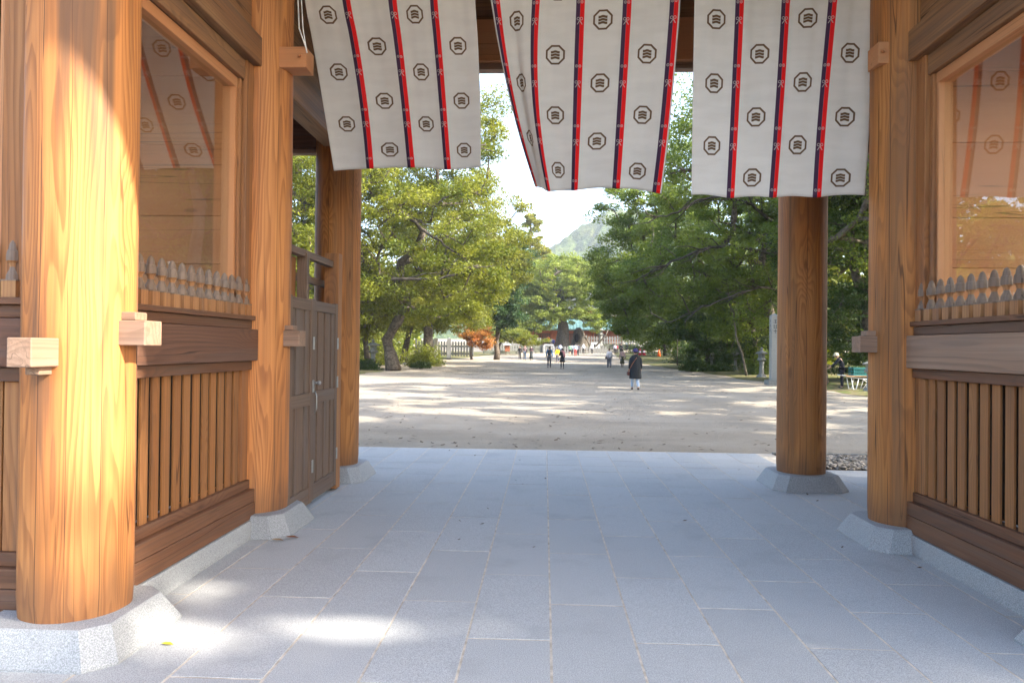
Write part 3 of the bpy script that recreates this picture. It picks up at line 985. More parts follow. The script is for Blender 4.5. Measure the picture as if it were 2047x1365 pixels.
m_in, m_all = curtain_mat('curtain_cloth', False), curtain_mat('curtain_cloth_bordered', True)
curtain('curtain', CUR_L, m_in, 'white crested curtain nearest the sunlit column, blown back most', 0.0, 4.0, 0.752, 0.489, 1, part_amp=0.075)
curtain('curtain', CUR_M, m_all, 'middle white crested curtain with red ribbon on both edges and a folded side', -0.13, 4.13, 0.815, 0.527, 2, fold=0.05, part_amp=0.05)
curtain('curtain', CUR_R, m_in, 'straightest white crested curtain, hanging in front of a column on the right', 0.0, 4.0, 0.832, 0.537, 3, part_amp=0.03)
mb = MB(); mb.tube([(-W + 0.2, 6.25, 5.335), (W - 0.2, 6.25, 5.335)], 0.022, 10)
tag(mb.build('curtain_rod', M['palex'], None, None, True), 'round wooden curtain rod above the white curtains', 'rod')
mb = MB(); mb.tube([(-2.405, 6.02, 5.3), (-2.40, 6.0, 4.7), (-2.375, 5.99, 4.3), (-2.318, 6.0, 4.14), (-2.314, 6.02, 4.10)], 0.006, 6)
mb.tube([(-2.385, 6.03, 5.3), (-2.375, 6.01, 4.7), (-2.345, 6.0, 4.3), (-2.316, 6.01, 4.12)], 0.005, 6)
tag(mb.build('cord', M['cord'], None, None, True), 'thin white cord looped over the beam end beside the curtain', 'cord')

# ------------------------------------------------------------------ pebble gutter and small leaves
def pebbles(name, x0, x1, y0, y1, n, label):
    mb = MB()
    for i in range(n):
        x, y = random.uniform(x0, x1), random.uniform(y0, y1)
        a, b, c = random.uniform(0.022, 0.05), random.uniform(0.018, 0.035), random.uniform(0.014, 0.024)
        th = random.uniform(0, 3.14)
        z = random.uniform(0.004, 0.022)
        vs = []
        for (ct, cz) in ((0.75, -0.6), (1.0, 0.1), (0.6, 0.8)):
            for k in range(6):
                q = 2 * math.pi * k / 6 + 0.5 * cz
                lx, ly = a * ct * math.cos(q), b * ct * math.sin(q)
                vs.append((x + lx * math.cos(th) - ly * math.sin(th), y + lx * math.sin(th) + ly * math.cos(th), z + c * cz))
        fs = [tuple(range(12, 18))]
        for j in (0, 6):
            for k in range(6): fs.append((j + k, j + (k + 1) % 6, j + 6 + (k + 1) % 6, j + 6 + k))
        mb.add(vs, fs)
    o = mb.build(name, M['peb'], None, None, True)
    tag(o, label, 'pebbles', kind='stuff')


t = NT('pebble'); 
vor = t.n('ShaderNodeTexVoronoi'); t.set(vor.inputs['Vector'], t.geo()); vor.inputs['Scale'].default_value = 14
c = t.mix(t.ss(vor.outputs['Color'], 0.1, 0.9), (0.11, 0.095, 0.075), (0.34, 0.31, 0.27))
t.pbr(c, 0.8, None, 0.3); M['peb'] = t.mat
for (x0, x1) in ((3.27, 6.3), (-6.3, -3.45)):
    mb = MB(); mb.box(x0, x1, 9.765, 11.2, -0.2, 0.004)
    tag(mb.build('gutter_bed', plain('gutter_soil', (0.07, 0.06, 0.05), 0.95)), kind='structure')
pebbles('gutter_pebbles', 3.3, 6.2, 9.8, 11.1, 2300, 'dark rounded pebbles filling the drip gutter beside the paving')
mb = MB(); mb.box(3.26, 6.3, 11.13, 11.20, -0.1, 0.03)
tag(mb.build('gutter_kerb', M['stone']), kind='structure')


def leafblade(name, loc, ln, rot, col, label, tilt=0.2):
    mb = MB()
    pts = [(-0.5, 0, 0), (-0.2, 0.17, 0.05), (0.15, 0.2, 0.08), (0.5, 0.0, 0.02), (0.15, -0.2, 0.1), (-0.2, -0.17, 0.06)]
    mb.add([(p[0] * ln, p[1] * ln, p[2] * ln) for p in pts], [(0, 5, 4, 3), (0, 3, 2, 1)])
    o = mb.build(name, plain('leaf_' + label[:6], col, 0.6), None, loc)
    o.rotation_euler = (0.15, tilt, rot)
    tag(o, label, 'leaf')


leafblade('fallen_leaf', (-2.40, 5.72, 0.02), 0.10, 0.3, (0.30, 0.20, 0.11), 'pale dry leaf lying at the granite base')
leafblade('fallen_leaf', (-2.31, 5.80, 0.022), 0.12, 0.6, (0.17, 0.065, 0.025), 'curled brown leaf lying at the corner of the granite base')
leafblade('fallen_leaf', (-2.235, 3.715, 0.013), 0.065, 0.2, (0.55, 0.45, 0.03), 'yellow leaf on the paving beside the nearest column base')
mb = MB()
lv = []
for i in range(1500):
    y = 11.4 + 60 * random.random() ** 1.7
    x = random.uniform(-9.5, 10.5)
    if random.random() < 0.3: x = random.gauss(-4, 2.5); y = random.gauss(47, 1.2) if random.random() < 0.5 else y
    s = random.uniform(0.03, 0.06) * (1 + y / 60)
    th = random.uniform(0, 6.28)
    cs, sn = math.cos(th), math.sin(th)
    q = [(-s, 0, 0.004), (0, 0.45 * s, 0.012), (s, 0, 0.02), (0, -0.45 * s, 0.008)]
    mb.add([(x + a * cs - b * sn, y + a * sn + b * cs, gz(y) + c) for a, b, c in q], [(0, 1, 2, 3)])
for i in range(24):
    x, y = random.uniform(-2.2, 3.0), random.uniform(5, 11)
    s = random.uniform(0.015, 0.03); th = random.uniform(0, 6.28); cs, sn = math.cos(th), math.sin(th)
    q = [(-s, 0, 0.012), (0, 0.45 * s, 0.018), (s, 0, 0.022), (0, -0.45 * s, 0.014)]
    mb.add([(x + a * cs - b * sn, y + a * sn + b * cs, c) for a, b, c in q], [(0, 1, 2, 3)])
tag(mb.build('scattered_leaves', plain('dry_leaf', (0.10, 0.065, 0.035), 0.8)), 'small dry leaves scattered over the sand', 'leaves', kind='stuff')

# ------------------------------------------------------------------ trees
def fast_mesh(name, verts, nper, mat, tint=None):
    """quads of nper=4 verts each from (n*4,3) array"""
    me = bpy.data.meshes.new(name)
    n = len(verts) // 4
    me.vertices.add(n * 4); me.loops.add(n * 4); me.polygons.add(n)
    me.vertices.foreach_set('co', verts.astype(np.float32).ravel())
    me.loops.foreach_set('vertex_index', np.arange(n * 4, dtype=np.int32))
    me.polygons.foreach_set('loop_start', np.arange(0, n * 4, 4, dtype=np.int32))
    me.update(calc_edges=True)
    if tint is not None:
        a = me.attributes.new('tint', 'FLOAT', 'POINT')
        a.data.foreach_set('value', np.repeat(tint, 4).astype(np.float32))
    me.materials.append(mat)
    return me


def leaves_at(cen, tint, size, g, up=0.6, droop=0.0):
    n = len(cen)
    nr = g.normal(size=(n, 3)); nr[:, 2] = np.abs(nr[:, 2]) * 0.6 + up
    nr /= np.linalg.norm(nr, axis=1, keepdims=True)
    d = g.normal(size=(n, 3)); d[:, 2] -= droop
    d -= nr * np.sum(d * nr, 1, keepdims=True)
    d /= np.linalg.norm(d, axis=1, keepdims=True)
    b = np.cross(nr, d)
    L = size * g.uniform(0.65, 1.25, (n, 1)); Wd = L * g.uniform(0.40, 0.55, (n, 1))
    c = cen
    V = np.stack([c - d * L * 0.5, c + b * Wd * 0.5 - nr * L * 0.06, c + d * L * 0.5 - nr * L * 0.12, c - b * Wd * 0.5 - nr * L * 0.06], 1)
    return V.reshape(-1, 3)


LEAFCOUNT = [0]


def tree(name, label, cat, trunk, envs, ncl, nleaf, lsize, mat, bark, seed, rtrunk, clr=0.9, group=None, flat=0.55, cull=None, tmin=0.0, tmax=1.0, twig=0.018, shell=0.45):
    """trunk: list of points; envs: ellipsoids (centre, radii) that the crown fills; branches grow to every leaf clump"""
    g = np.random.default_rng(seed)
    base = Vector(trunk[0])
    root = empty(name, base, label, cat, group)
    P = [np.array(trunk[0], float)]
    par = [-1]
    tp = [np.array(q, float) for q in trunk]
    for a, b in zip(tp[:-1], tp[1:]):
        k = max(2, int(np.linalg.norm(b - a) / 0.9))
        for i in range(1, k + 1):
            P.append(a + (b - a) * i / k + (g.normal(size=3) * 0.05 if i < k else 0)); par.append(len(P) - 2)
    ntr = len(P)
    vol = np.array([r[0] * r[1] * r[2] for c, r in envs]) ** 0.67
    cnt = np.maximum(1, (ncl * vol / vol.sum()).astype(int))
    cl = []
    for (c, r), k in zip(envs, cnt):
        d = g.normal(size=(k, 3)); d /= np.linalg.norm(d, axis=1, keepdims=True)
        rad = g.uniform(shell ** 3, 1.0, (k, 1)) ** (1 / 3)
        cl.append(np.array(c) + d * rad * np.array(r))
    cl = np.concatenate(cl)
    if cull is not None: cl = cl[cull(cl)]
    top = P[-1]
    dist = np.linalg.norm(cl - top, axis=1)
    cl = cl[np.argsort(dist)]
    MAXN = 30000
    A = np.zeros((MAXN, 3)); A[:ntr] = P
    nn = ntr
    parent = np.full(MAXN, -1, int); parent[:ntr] = par
    paths = []
    lo = max(1, int(ntr * 0.35))
    tips = []
    for c in cl:
        D = A[lo:nn] - c
        dd = np.linalg.norm(D, axis=1) + 0.5 * np.maximum(0, D[:, 2])
        j = lo + int(np.argmin(dd))
        v = c - A[j]
        ln = np.linalg.norm(v)
        k = max(1, int(ln / 0.8))
        side = g.normal(size=3) * ln * 0.10; side[2] = abs(side[2]) * 0.6
        path = [j]
        for i in range(1, k + 1):
            f = i / k
            A[nn] = A[j] + v * f + side * math.sin(math.pi * f) + (g.normal(size=3) * 0.06 if i < k else 0)
            parent[nn] = path[-1]
            path.append(nn); nn += 1
        tips.append(nn - 1)
        paths.append(path)
        if nn > MAXN - 60: break
    w = np.zeros(nn); w[tips] = 1
    for i in range(nn - 1, 0, -1): w[parent[i]] += w[i]
    rad = np.maximum(twig, rtrunk * (w / w[0]) ** 0.42)
    rad[w <= 1.0] = twig
    mb = MB()
    tr = [tuple(A[i] - np.array(base)) for i in range(ntr)]
    rr = [rtrunk * (1.25 if i == 0 else 1.05 if i == 1 else 1.0) * (1 - 0.45 * i / ntr) for i in range(ntr)]
    mt = MB(); mt.tube(tr, rr, 10)
    wl = tuple(base)
    o = mt.build('trunk', bark, root, wl, True)
    for path in paths:
        pts = [tuple(A[i] - np.array(base)) for i in path]
        rs = [float(rad[path[1]]) if i == path[0] else float(rad[i]) for i in path]
        rs[-1] *= 0.5
        mb.tube(pts, rs, 5 if rs[0] > 0.05 else 4, cap=False)
    tag(mb.build('branches', bark, root, wl, True), kind='stuff')
    # leaves
    per = max(4, int(nleaf / len(tips)))
    cen, tint = [], []
    tipP = A[tips]
    m = len(tips)
    d = g.normal(size=(m, per, 3)); d /= np.linalg.norm(d, axis=2, keepdims=True)
    rr_ = g.uniform(0.05, 1.0, (m, per, 1)) ** 0.45 * clr * g.uniform(0.6, 1.3, (m, 1, 1))
    cen = tipP[:, None, :] + d * rr_ * np.array([1, 1, flat])
    ct = g.uniform(tmin, tmax, (m, 1))
    tint = np.clip(ct + g.normal(size=(m, per)) * 0.12, 0, 1)
    cen = cen.reshape(-1, 3); tint = tint.reshape(-1)
    if cull is not None:
        keep = cull(cen); cen, tint = cen[keep], tint[keep]
    keep = cen[:, 2] > 0.35
    cen, tint = cen[keep], tint[keep]
    LEAFCOUNT[0] += len(cen)
    V = leaves_at(cen, tint, lsize, g) - np.array(base)
    me = fast_mesh('crown', V, 4, mat, tint)
    o = bpy.data.objects.new('crown', me)
    link(o, root, wl)
    return root


M['lf_camphor'] = leafmat('leaf_camphor', (0.080, 0.115, 0.016), (0.25, 0.262, 0.030))
M['lf_yellow'] = leafmat('leaf_yellow', (0.115, 0.145, 0.020), (0.265, 0.255, 0.034))
M['lf_light'] = leafmat('leaf_light', (0.105, 0.155, 0.030), (0.255, 0.30, 0.055))
M['lf_dark'] = leafmat('leaf_evergreen', (0.032, 0.064, 0.018), (0.092, 0.135, 0.030), 0.42, 0.4)
M['lf_blue'] = leafmat('leaf_bluegreen', (0.028, 0.062, 0.024), (0.065, 0.115, 0.036), 0.35)
M['lf_maple'] = leafmat('leaf_maple', (0.40, 0.13, 0.035), (0.46, 0.26, 0.07), 0.5)
M['lf_right'] = leafmat('leaf_shade', (0.080, 0.132, 0.026), (0.19, 0.24, 0.042), 0.5)

G1 = 'trees along the court'
# left side of the court
tree('camphor_tree', 'spreading camphor with leaning trunk behind the stone lantern', 'tree',
     [(-10.0, 46, 0), (-10.6, 46.5, 2.0), (-9.2, 46, 4.2), (-9.6, 45.6, 7)],
     [((-9.5, 46, 9.5), (7.0, 6.5, 4.2)), ((-5.5, 45.0, 6.5), (4.0, 4, 2.2)), ((-13, 44, 9), (5, 5, 4)), ((-6.8, 47, 14.0), (4.0, 5, 3.0)), ((-4.6, 46, 16.6), (2.1, 3, 2.2)), ((-7.4, 44.5, 4.3), (3.0, 2.6, 1.3)), ((-12, 43.5, 5.0), (3.5, 2.5, 2.0))], 460, 94000, 0.20, M['lf_camphor'], M['bark'], 11, 0.42, 1.0, G1)
tree('camphor_tree', 'tall camphor whose crown shows between the door post and the column', 'tree',
     [(-17.5, 40, 0), (-17, 40, 3), (-16.2, 39.5, 6)],
     [((-16, 40, 9.5), (5.0, 5, 5.0)), ((-12.5, 40.5, 12.0), (3.6, 4, 3.0)), ((-14.5, 39.5, 5.5), (3.0, 2.5, 2.5))], 230, 52000, 0.20, M['lf_camphor'], M['bark'], 12, 0.38, 1.0, G1)
tree('camphor_tree', 'yellow green tree rising behind the leaning camphor', 'tree',
     [(-10, 60, 0), (-10.2, 60, 4), (-9.2, 60, 9)],
     [((-8.0, 60, 11.5), (6.5, 5.5, 4.6)), ((-5.0, 61, 9.0), (3.6, 4, 3.6)), ((-13, 60, 8), (5, 5, 4)), ((-7.5, 59, 6.5), (4, 3, 2.5))], 340, 66000, 0.25, M['lf_yellow'], M['bark'], 13, 0.45, 1.1, G1)
tree('evergreen_tree', 'dense blue green evergreen beside the orange maple', 'tree',
     [(-5.6, 80, 0.2), (-5.5, 80, 3), (-5.4, 80, 7)],
     [((-5.2, 80, 8.8), (2.9, 3.2, 4.6)), ((-8.2, 81, 9.5), (3.4, 3, 5)), ((-4.0, 80, 12.0), (2.2, 2.4, 2.8)), ((-4.6, 79.5, 5.5), (2.4, 2, 2))], 290, 56000, 0.28, M['lf_blue'], M['bark'], 14, 0.3, 0.9, G1, tmin=0.1)
tree('camphor_tree', 'light green tree hanging over the white stone posts', 'tree',
     [(-14.5, 72, 0), (-14, 72, 3), (-13, 72, 5)],
     [((-12.5, 72, 6.5), (5.5, 4, 3.6)), ((-9.0, 72, 4.6), (3.5, 3, 1.8))], 200, 38000, 0.26, M['lf_camphor'], M['bark'], 15, 0.35, 1.0, G1)
tree('maple_tree', 'small orange autumn maple in front of the stone wall', 'tree',
     [(-8.3, 79, 0.2), (-8.4, 79, 1.2), (-8.3, 79, 2.4)],
     [((-8.2, 79, 3.3), (2.1, 2, 1.5)), ((-7.2, 78.6, 2.2), (1.4, 1.2, 0.8))], 70, 9000, 0.20, M['lf_maple'], M['bark'], 16, 0.12, 0.55, G1)
tree('pine_tree', 'low spreading garden pine left of the group of three', 'tree',
     [(-6.6, 98, 0.5), (-6.5, 98, 1.6), (-6.0, 98, 2.6)],
     [((-5.4, 98, 3.2), (3.6, 2, 0.9)), ((-2.2, 99, 2.7), (2.6, 1.5, 0.7))], 80, 14000, 0.22, M['lf_camphor'], M['bark'], 17, 0.25, 0.7, G1)
tree('broadleaf_tree', 'yellowing tree with drooping leaves left of the lantern', 'tree',
     [(-12.6, 50, 0), (-12.9, 50, 2), (-12.4, 50, 4)],
     [((-12.3, 50, 4.6), (3.6, 3, 2.6))], 110, 20000, 0.17, M['lf_yellow'], M['bark'], 18, 0.22, 0.8, G1)
tree('conifer_tree', 'narrow golden tree top standing against the white sky', 'tree',
     [(-3.2, 132, 1), (-3.2, 132, 10), (-3.0, 132, 26)],
     [((-2.6, 132, 23.0), (1.9, 1.7, 3.8)), ((-2.6, 132, 17.5), (3.8, 3, 3.6)), ((-2.6, 132, 12), (4.8, 3.5, 4))], 230, 34000, 0.44, M['lf_yellow'], M['bark'], 19, 0.35, 0.8, G1, tmin=0.2)

# ancient camphor in the middle distance
tree('camphor_tree', 'ancient sacred camphor with a huge split trunk inside the stone fence', 'tree',
     [(3.0, 115.5, 0.8), (2.8, 115.4, 4.5), (2.4, 115, 7.5), (2.2, 115, 10.5)],
     [((1.6, 115, 12.8), (6.4, 4, 3.9)), ((-2.6, 114.6, 8.2), (4.0, 3, 2.6)), ((6.6, 114.6, 10.0), (3.6, 3, 2.2)), ((-3.4, 114, 4.8), (3.4, 2.2, 1.5)), ((0.5, 113.6, 8.0), (3.4, 1.6, 2.2)), ((6.8, 113.8, 7.2), (3.0, 1.6, 1.8)), ((-4.5, 113.5, 10.5), (3, 2, 2.5)), ((7.5, 112.6, 5.6), (2.6, 1.2, 1.3)), ((-0.6, 112.8, 5.8), (2.6, 1.2, 1.6)), ((3.2, 113.0, 7.0), (3.0, 1.2, 1.6))], 480, 76000, 0.32, M['lf_light'], M['barkpale'], 21, 0.85, 1.0, None, tmin=0.3)
tree('camphor_tree', 'pale green tree rising behind the sacred camphor', 'tree',
     [(3.0, 142, 1), (3, 142, 8), (3, 142, 13)],
     [((2.5, 142, 16.0), (7.5, 4, 4.6)), ((9, 144, 15.0), (6, 4, 4.6)), ((-5, 145, 15), (6, 4, 5))], 280, 46000, 0.46, M['lf_light'], M['barkpale'], 22, 0.5, 1.4, G1)

# right side of the court, seen from its shaded side
def rtree(lbl, x, y, H, env, ncl, nl, ls, seed, mat='lf_right', nm='camphor_tree', rt=0.4, clr=1.0):
    return tree(nm, lbl, 'tree', [(x, y, 0.1), (x - 0.3, y, 2.5), (x - 0.9, y, 5.0), (x - 1.2, y, min(H * 0.55, 8))], env, ncl, nl, ls, M[mat], M['bark'], seed, rt, clr, G1)


rtree('dark camphor reaching over the court behind the slim crooked tree', 15.0, 47, 16, [((12.5, 47, 10.0), (6.0, 6, 5.0)), ((8.6, 47, 6.6), (3.8, 4, 2.6)), ((9.5, 46, 13.5), (4, 4, 3)), ((13, 47, 4.2), (4, 4, 2.2))], 360, 76000, 0.20, 31)
rtree('camphor arching towards the centre beyond the dark camphor', 14.0, 62, 16, [((10.5, 62, 10.0), (6.2, 6, 5.4)), ((6.6, 62, 8.2), (3.4, 4, 3.6)), ((7.5, 62, 13.8), (3.8, 4, 3.0)), ((10, 62, 4.0), (4.6, 4, 2.0))], 340, 70000, 0.24, 32)
rtree('farther camphor at the end of the shaded row', 15.5, 84, 14, [((10.5, 84, 9.0), (4.2, 5, 4.6)), ((7.9, 84, 8.2), (2.6, 4, 3.4)), ((12.5, 84, 4.0), (4.6, 4, 2.4))], 240, 44000, 0.29, 33)
rtree('tall tree leaning over the hanging curtain gap, dark limbs against sky', 12.1, 33, 17, [((10.6, 35, 13.5), (5.0, 4, 3.6)), ((7.4, 36, 11.5), (2.6, 3, 2.0)), ((15, 34, 9.5), (5, 4, 4))], 200, 36000, 0.18, 34)
rtree('glossy dark evergreen behind the wheelbarrow', 16.5, 37, 12, [((15.3, 37.5, 6.0), (3.8, 3.4, 5.6)), ((17, 36, 3), (3.5, 3, 2.8))], 260, 48000, 0.18, 35, 'lf_dark', 'evergreen_tree', 0.3, 0.8)
rtree('bushy evergreen growing between the two right stone lanterns', 16.0, 55, 9, [((15.2, 55, 4.4), (4.0, 3, 4.0)), ((12.4, 58, 3.4), (2.8, 2.5, 2.2))], 190, 34000, 0.17, 36, 'lf_dark', 'evergreen_tree', 0.25, 0.8)
rtree('bushy evergreen closing the view at the far right end', 16.5, 100, 10, [((15.0, 100, 5.0), (5.0, 3, 4.6))], 120, 20000, 0.27, 37, 'lf_right', 'evergreen_tree', 0.25, 1.0)
def limbs(key, sets, bark):
    root = [o for o in bpy.data.objects if o.get('label', '').startswith(key)][0]
    for pts, r0, r1 in sets:
        q = [np.array(p, float) for p in pts]
        n = 6 * (len(q) - 1)
        path = [catmull(q, i / 6) + (np.random.default_rng(int(abs(q[0][2]) * 100) + i).normal(size=3) * 0.05) for i in range(n + 1)]
        mb = MB(); mb.tube([tuple(p) for p in path], [r0 + (r1 - r0) * i / n for i in range(n + 1)], 7)
        g = np.random.default_rng(int(abs(q[1][0]) * 100))
        for k in range(9):
            i = int(g.uniform(0.2, 0.95) * n); p0 = path[i]
            d = path[min(i + 1, n)] - path[max(i - 1, 0)]; d = d / np.linalg.norm(d)
            v = d * g.uniform(0.4, 1.0) + np.array([0, g.uniform(-.5, .3), g.uniform(-0.35, 0.8)]); v = v / np.linalg.norm(v)
            L = g.uniform(1.0, 2.4)
            b1 = p0 + v * L * 0.5 + g.normal(size=3) * 0.12; b2 = p0 + v * L + g.normal(size=3) * 0.2
            mb.tube([tuple(p0), tuple(b1), tuple(b2)], [0.05, 0.035, 0.012], 5)
        mb.build('limb', bark, root, None, True)


M['limbbark'] = plain('limb_bark', (0.065, 0.055, 0.044), 0.95, 0.4, 5.0, 0.1, 0, 0.8)
limbs('spreading camphor', [([(-13.5, 43.6, 8.4), (-11.5, 42.9, 9.3), (-9.0, 42.4, 9.6), (-6.9, 42.4, 8.1), (-5.0, 42.8, 6.9)], 0.17, 0.05),
                            ([(-12.6, 43.6, 3.6), (-11.5, 42.9, 4.7), (-9.3, 42.4, 5.6), (-6.6, 42.4, 5.6), (-4.2, 42.8, 6.5)], 0.16, 0.05),
                            ([(-12.6, 43.4, 10.4), (-11.5, 42.9, 11.1), (-9.0, 42.4, 12.5), (-6.5, 42.4, 13.3), (-3.9, 42.8, 13.8)], 0.15, 0.04)], M['limbbark'])
limbs('dark camphor', [([(15.0, 45.0, 6.4), (13.3, 43.2, 7.2), (10.1, 42.8, 7.7), (6.9, 42.9, 6.6), (5.2, 43.2, 5.7)], 0.13, 0.03),
                       ([(14.6, 45.0, 4.9), (12.7, 43.2, 5.3), (9.8, 42.8, 4.4), (7.7, 42.9, 3.4), (6.5, 43.2, 3.1)], 0.09, 0.02),
                       ([(14.4, 45.0, 9.0), (12.0, 43.2, 10.2), (9.5, 42.8, 10.6), (7.2, 42.9, 9.6), (5.6, 43.2, 9.4)], 0.11, 0.03)], M['limbbark'])
# trees beside the court to the right, outside the picture; they shade the sand
def shade(lbl, x, y, env, ncl, nl, seed):
    return tree('shade_tree', lbl, 'tree', [(x, y, 0), (x, y, 3), (x - 0.4, y, 6.5)], env, int(ncl * 1.1), int(nl * 1.05), 0.40, M['lf_right'], M['bark'], seed, 0.4, 0.85, G1, shell=0.1)


shade('tall tree beside the gate on the right, nearest the paving', 17.0, 12.0, [((16, 12, 10.5), (5.5, 5.5, 6.2))], 85, 13000, 41)
shade('tall tree at the right of the court, second from the gate', 17.5, 21.5, [((16.5, 21.5, 10.5), (6, 5.5, 6.2))], 140, 15000, 42)
shade('tall tree at the right of the court, third from the gate', 21, 30, [((20.5, 30, 12), (6, 5.5, 6.5))], 140, 15000, 43)
shade('tall tree behind the dark camphor on the right', 22, 44, [((22, 44, 12), (6, 6, 5))], 110, 15000, 44)
shade('tall tree behind the arching camphor on the right', 22, 58, [((22, 58, 12), (6, 6, 5))], 110, 15000, 45)
shade('tall tree behind the far camphors on the right', 22, 74, [((22, 74, 11), (6, 6, 5))], 110, 15000, 46)

shade('tall tree behind the glossy evergreen on the right', 18.5, 38.5, [((17.5, 38.5, 12), (4.5, 5, 5.5))], 120, 17000, 47)
shade('tall tree right of the arching camphor, close to the verge', 18.5, 52.5, [((17.5, 52.5, 12.5), (4.5, 5, 4.5))], 110, 17000, 48)
# trees in front of the gate, right of the camera: leaves are cut out of the unseen crowns to shape the sun patches
s_ = np.array(SUN_TO)


def floor_hit(c):
    k = c[:, 2] / s_[2]
    return c[:, 0] - k * s_[0], c[:, 1] - k * s_[1]


PATCH = [(-2.15, 3.80, 0.34, 0.20), (-1.35, 4.00, 0.55, 0.17), (-2.45, 4.62, 0.46, 0.14), (-0.75, 3.26, 0.5, 0.11), (1.55, 3.34, 0.5, 0.11)]


def gap(c):
    k = (c[:, 1] - 3.50) / s_[1]               # where the shadow of each leaf meets the front of the gate
    X, Z = c[:, 0] - k * s_[0], c[:, 2] - k * s_[2]
    hit = (X > -4.9) & (X < -2.9) & (Z > 0.7) & (Z < 4.3)
    hl = math.hypot(s_[0], s_[1])                # leaves whose shadow would fall on the nearest column
    dx, dy = c[:, 0] + W, c[:, 1] - YF
    along = (dx * s_[0] + dy * s_[1]) / hl
    perp = np.abs(dx * s_[1] - dy * s_[0]) / hl
    za = c[:, 2] - along * s_[2] / hl
    hit |= (perp < 0.50) & (za > 0.75) & (za < 4.0)
    fx, fy = floor_hit(c)
    for (a, b, ra, rb) in PATCH:
        hit |= ((fx - a) / ra) ** 2 + ((fy - b) / rb) ** 2 < 1.0
    return ~hit


for i, (x, y, env, n) in enumerate(((24.0, -4.5, [((22.5, -5.0, 15.5), (8, 6.5, 5.5))], 300), (21.0, -15.0, [((20, -15, 13), (8, 6, 6))], 120), (30.0, 3.5, [((28, 2.0, 19), (6.5, 6, 4.5))], 170))):
    tree('shade_tree', ('great tree before the gate on the right, shading the paving', 'great tree before the gate on the right, farther out along the approach', 'great tree before the gate on the right, standing back from the paving')[i], 'tree',
         [(x, y, 0), (x, y, 5), (x - 0.5, y, 9)], env, n, n * 150, 0.34, M['lf_right'], M['bark'], 51 + i, 0.5, 1.1, G1, cull=gap, flat=0.7, shell=0.1)
print('LEAVES', LEAFCOUNT[0])

# ------------------------------------------------------------------ distant hill and woods
def hill_mesh():
    v, f = [], []
    nx, ny = 240, 60
    g = np.random.default_rng(5)
    xs_ = np.linspace(-260, 420, nx); ys_ = np.linspace(520, 900, ny)
    X, Y = np.meshgrid(xs_, ys_)
    H = 100 * np.exp(-((X - 120) / 110) ** 2) + 66 * np.exp(-((X + 10) / 120) ** 2) + 40 * np.exp(-((X - 300) / 120) ** 2)
    H *= np.clip((Y - 520) / 190, 0, 1) ** 0.8 * np.clip((960 - Y) / 180, 0, 1)
    for sc, am in ((60, 3.5), (22, 1.6), (9, 1.8)):
        n = g.normal(size=(ny, nx))
        k = max(1, int(sc / 4))
        ker = np.exp(-np.linspace(-2, 2, 2 * k + 1) ** 2); ker /= ker.sum()
        n = np.apply_along_axis(lambda r_: np.convolve(r_, ker, 'same'), 1, n)
        ky = max(1, int(sc / 9)); ker2 = np.exp(-np.linspace(-2, 2, 2 * ky + 1) ** 2); ker2 /= ker2.sum()
        n = np.apply_along_axis(lambda r_: np.convolve(r_, ker2, 'same'), 0, n)
        H += am * n / n.std() * np.clip(H / 30, 0, 1)
    for j in range(ny):
        for i in range(nx): v.append((X[j, i], Y[j, i], 6 + max(H[j, i], -3)))
    for j in range(ny - 1):
        for i in range(nx - 1):
            a = j * nx + i; f.append((a, a + 1, a + nx + 1, a + nx))
    me = bpy.data.meshes.new('hill'); me.from_pydata(v, [], f)
    me.polygons.foreach_set('use_smooth', [True] * len(f))
    t = NT('wooded_hill')
    g_ = t.geo()
    n1 = t.noise(g_, 0.16, 4, 0.7); n2 = t.noise(g_, 0.03, 3)
    c = t.mix(t.ss(n1, 0.35, 0.65), (0.035, 0.062, 0.020), (0.095, 0.125, 0.04))
    c = t.mix(t.m('MULTIPLY', t.ss(n2, 0.5, 0.7), 0.5), c, (0.11, 0.11, 0.04))
    t.pbr(c, 0.95, t.bump(n1, 1.0, 4.0), 0.05)
    me.materials.append(t.mat)
    return me


o = bpy.data.objects.new('hill', hill_mesh()); link(o); tag(o, kind='structure')

# woods that close the view behind the shrine: one mass of foliage
g = np.random.default_rng(77)
cs = []
for i in range(420):
    x = g.uniform(-75, 75); y = g.uniform(150, 190)
    hmax = 15 + 3.5 * math.sin(x * 0.13) + (4 if abs(x) > 25 else -2)
    cs.append((x, y, g.uniform(0.5, 1.0) ** 0.8 * hmax))
for i in range(520):                         # thicket behind the left and right rows
    sd = 1 if g.random() < 0.5 else -1
    y = g.uniform(45, 120)
    x = sd * g.uniform(19, 34) if sd > 0 else -g.uniform(17.5, 32)
    cs.append((x, y, g.uniform(0.6, 11)))
cs = np.array(cs)
n = 58
d = g.normal(size=(len(cs), n, 3)); d /= np.linalg.norm(d, axis=2, keepdims=True)
cen = (cs[:, None, :] + d * (g.uniform(0.1, 1, (len(cs), n, 1)) ** 0.45) * np.array([2.6, 2.6, 1.8])).reshape(-1, 3)
ti = np.clip(np.repeat(g.uniform(0, 1, len(cs)), n) + g.normal(size=len(cen)) * 0.12, 0, 1)
me = fast_mesh('far_woods', leaves_at(cen, ti, 0.95, g), 4, M['lf_camphor'], ti)
o = bpy.data.objects.new('far_woods', me); link(o); tag(o, 'mass of woodland closing the view behind the shrine halls', 'woods', kind='stuff')

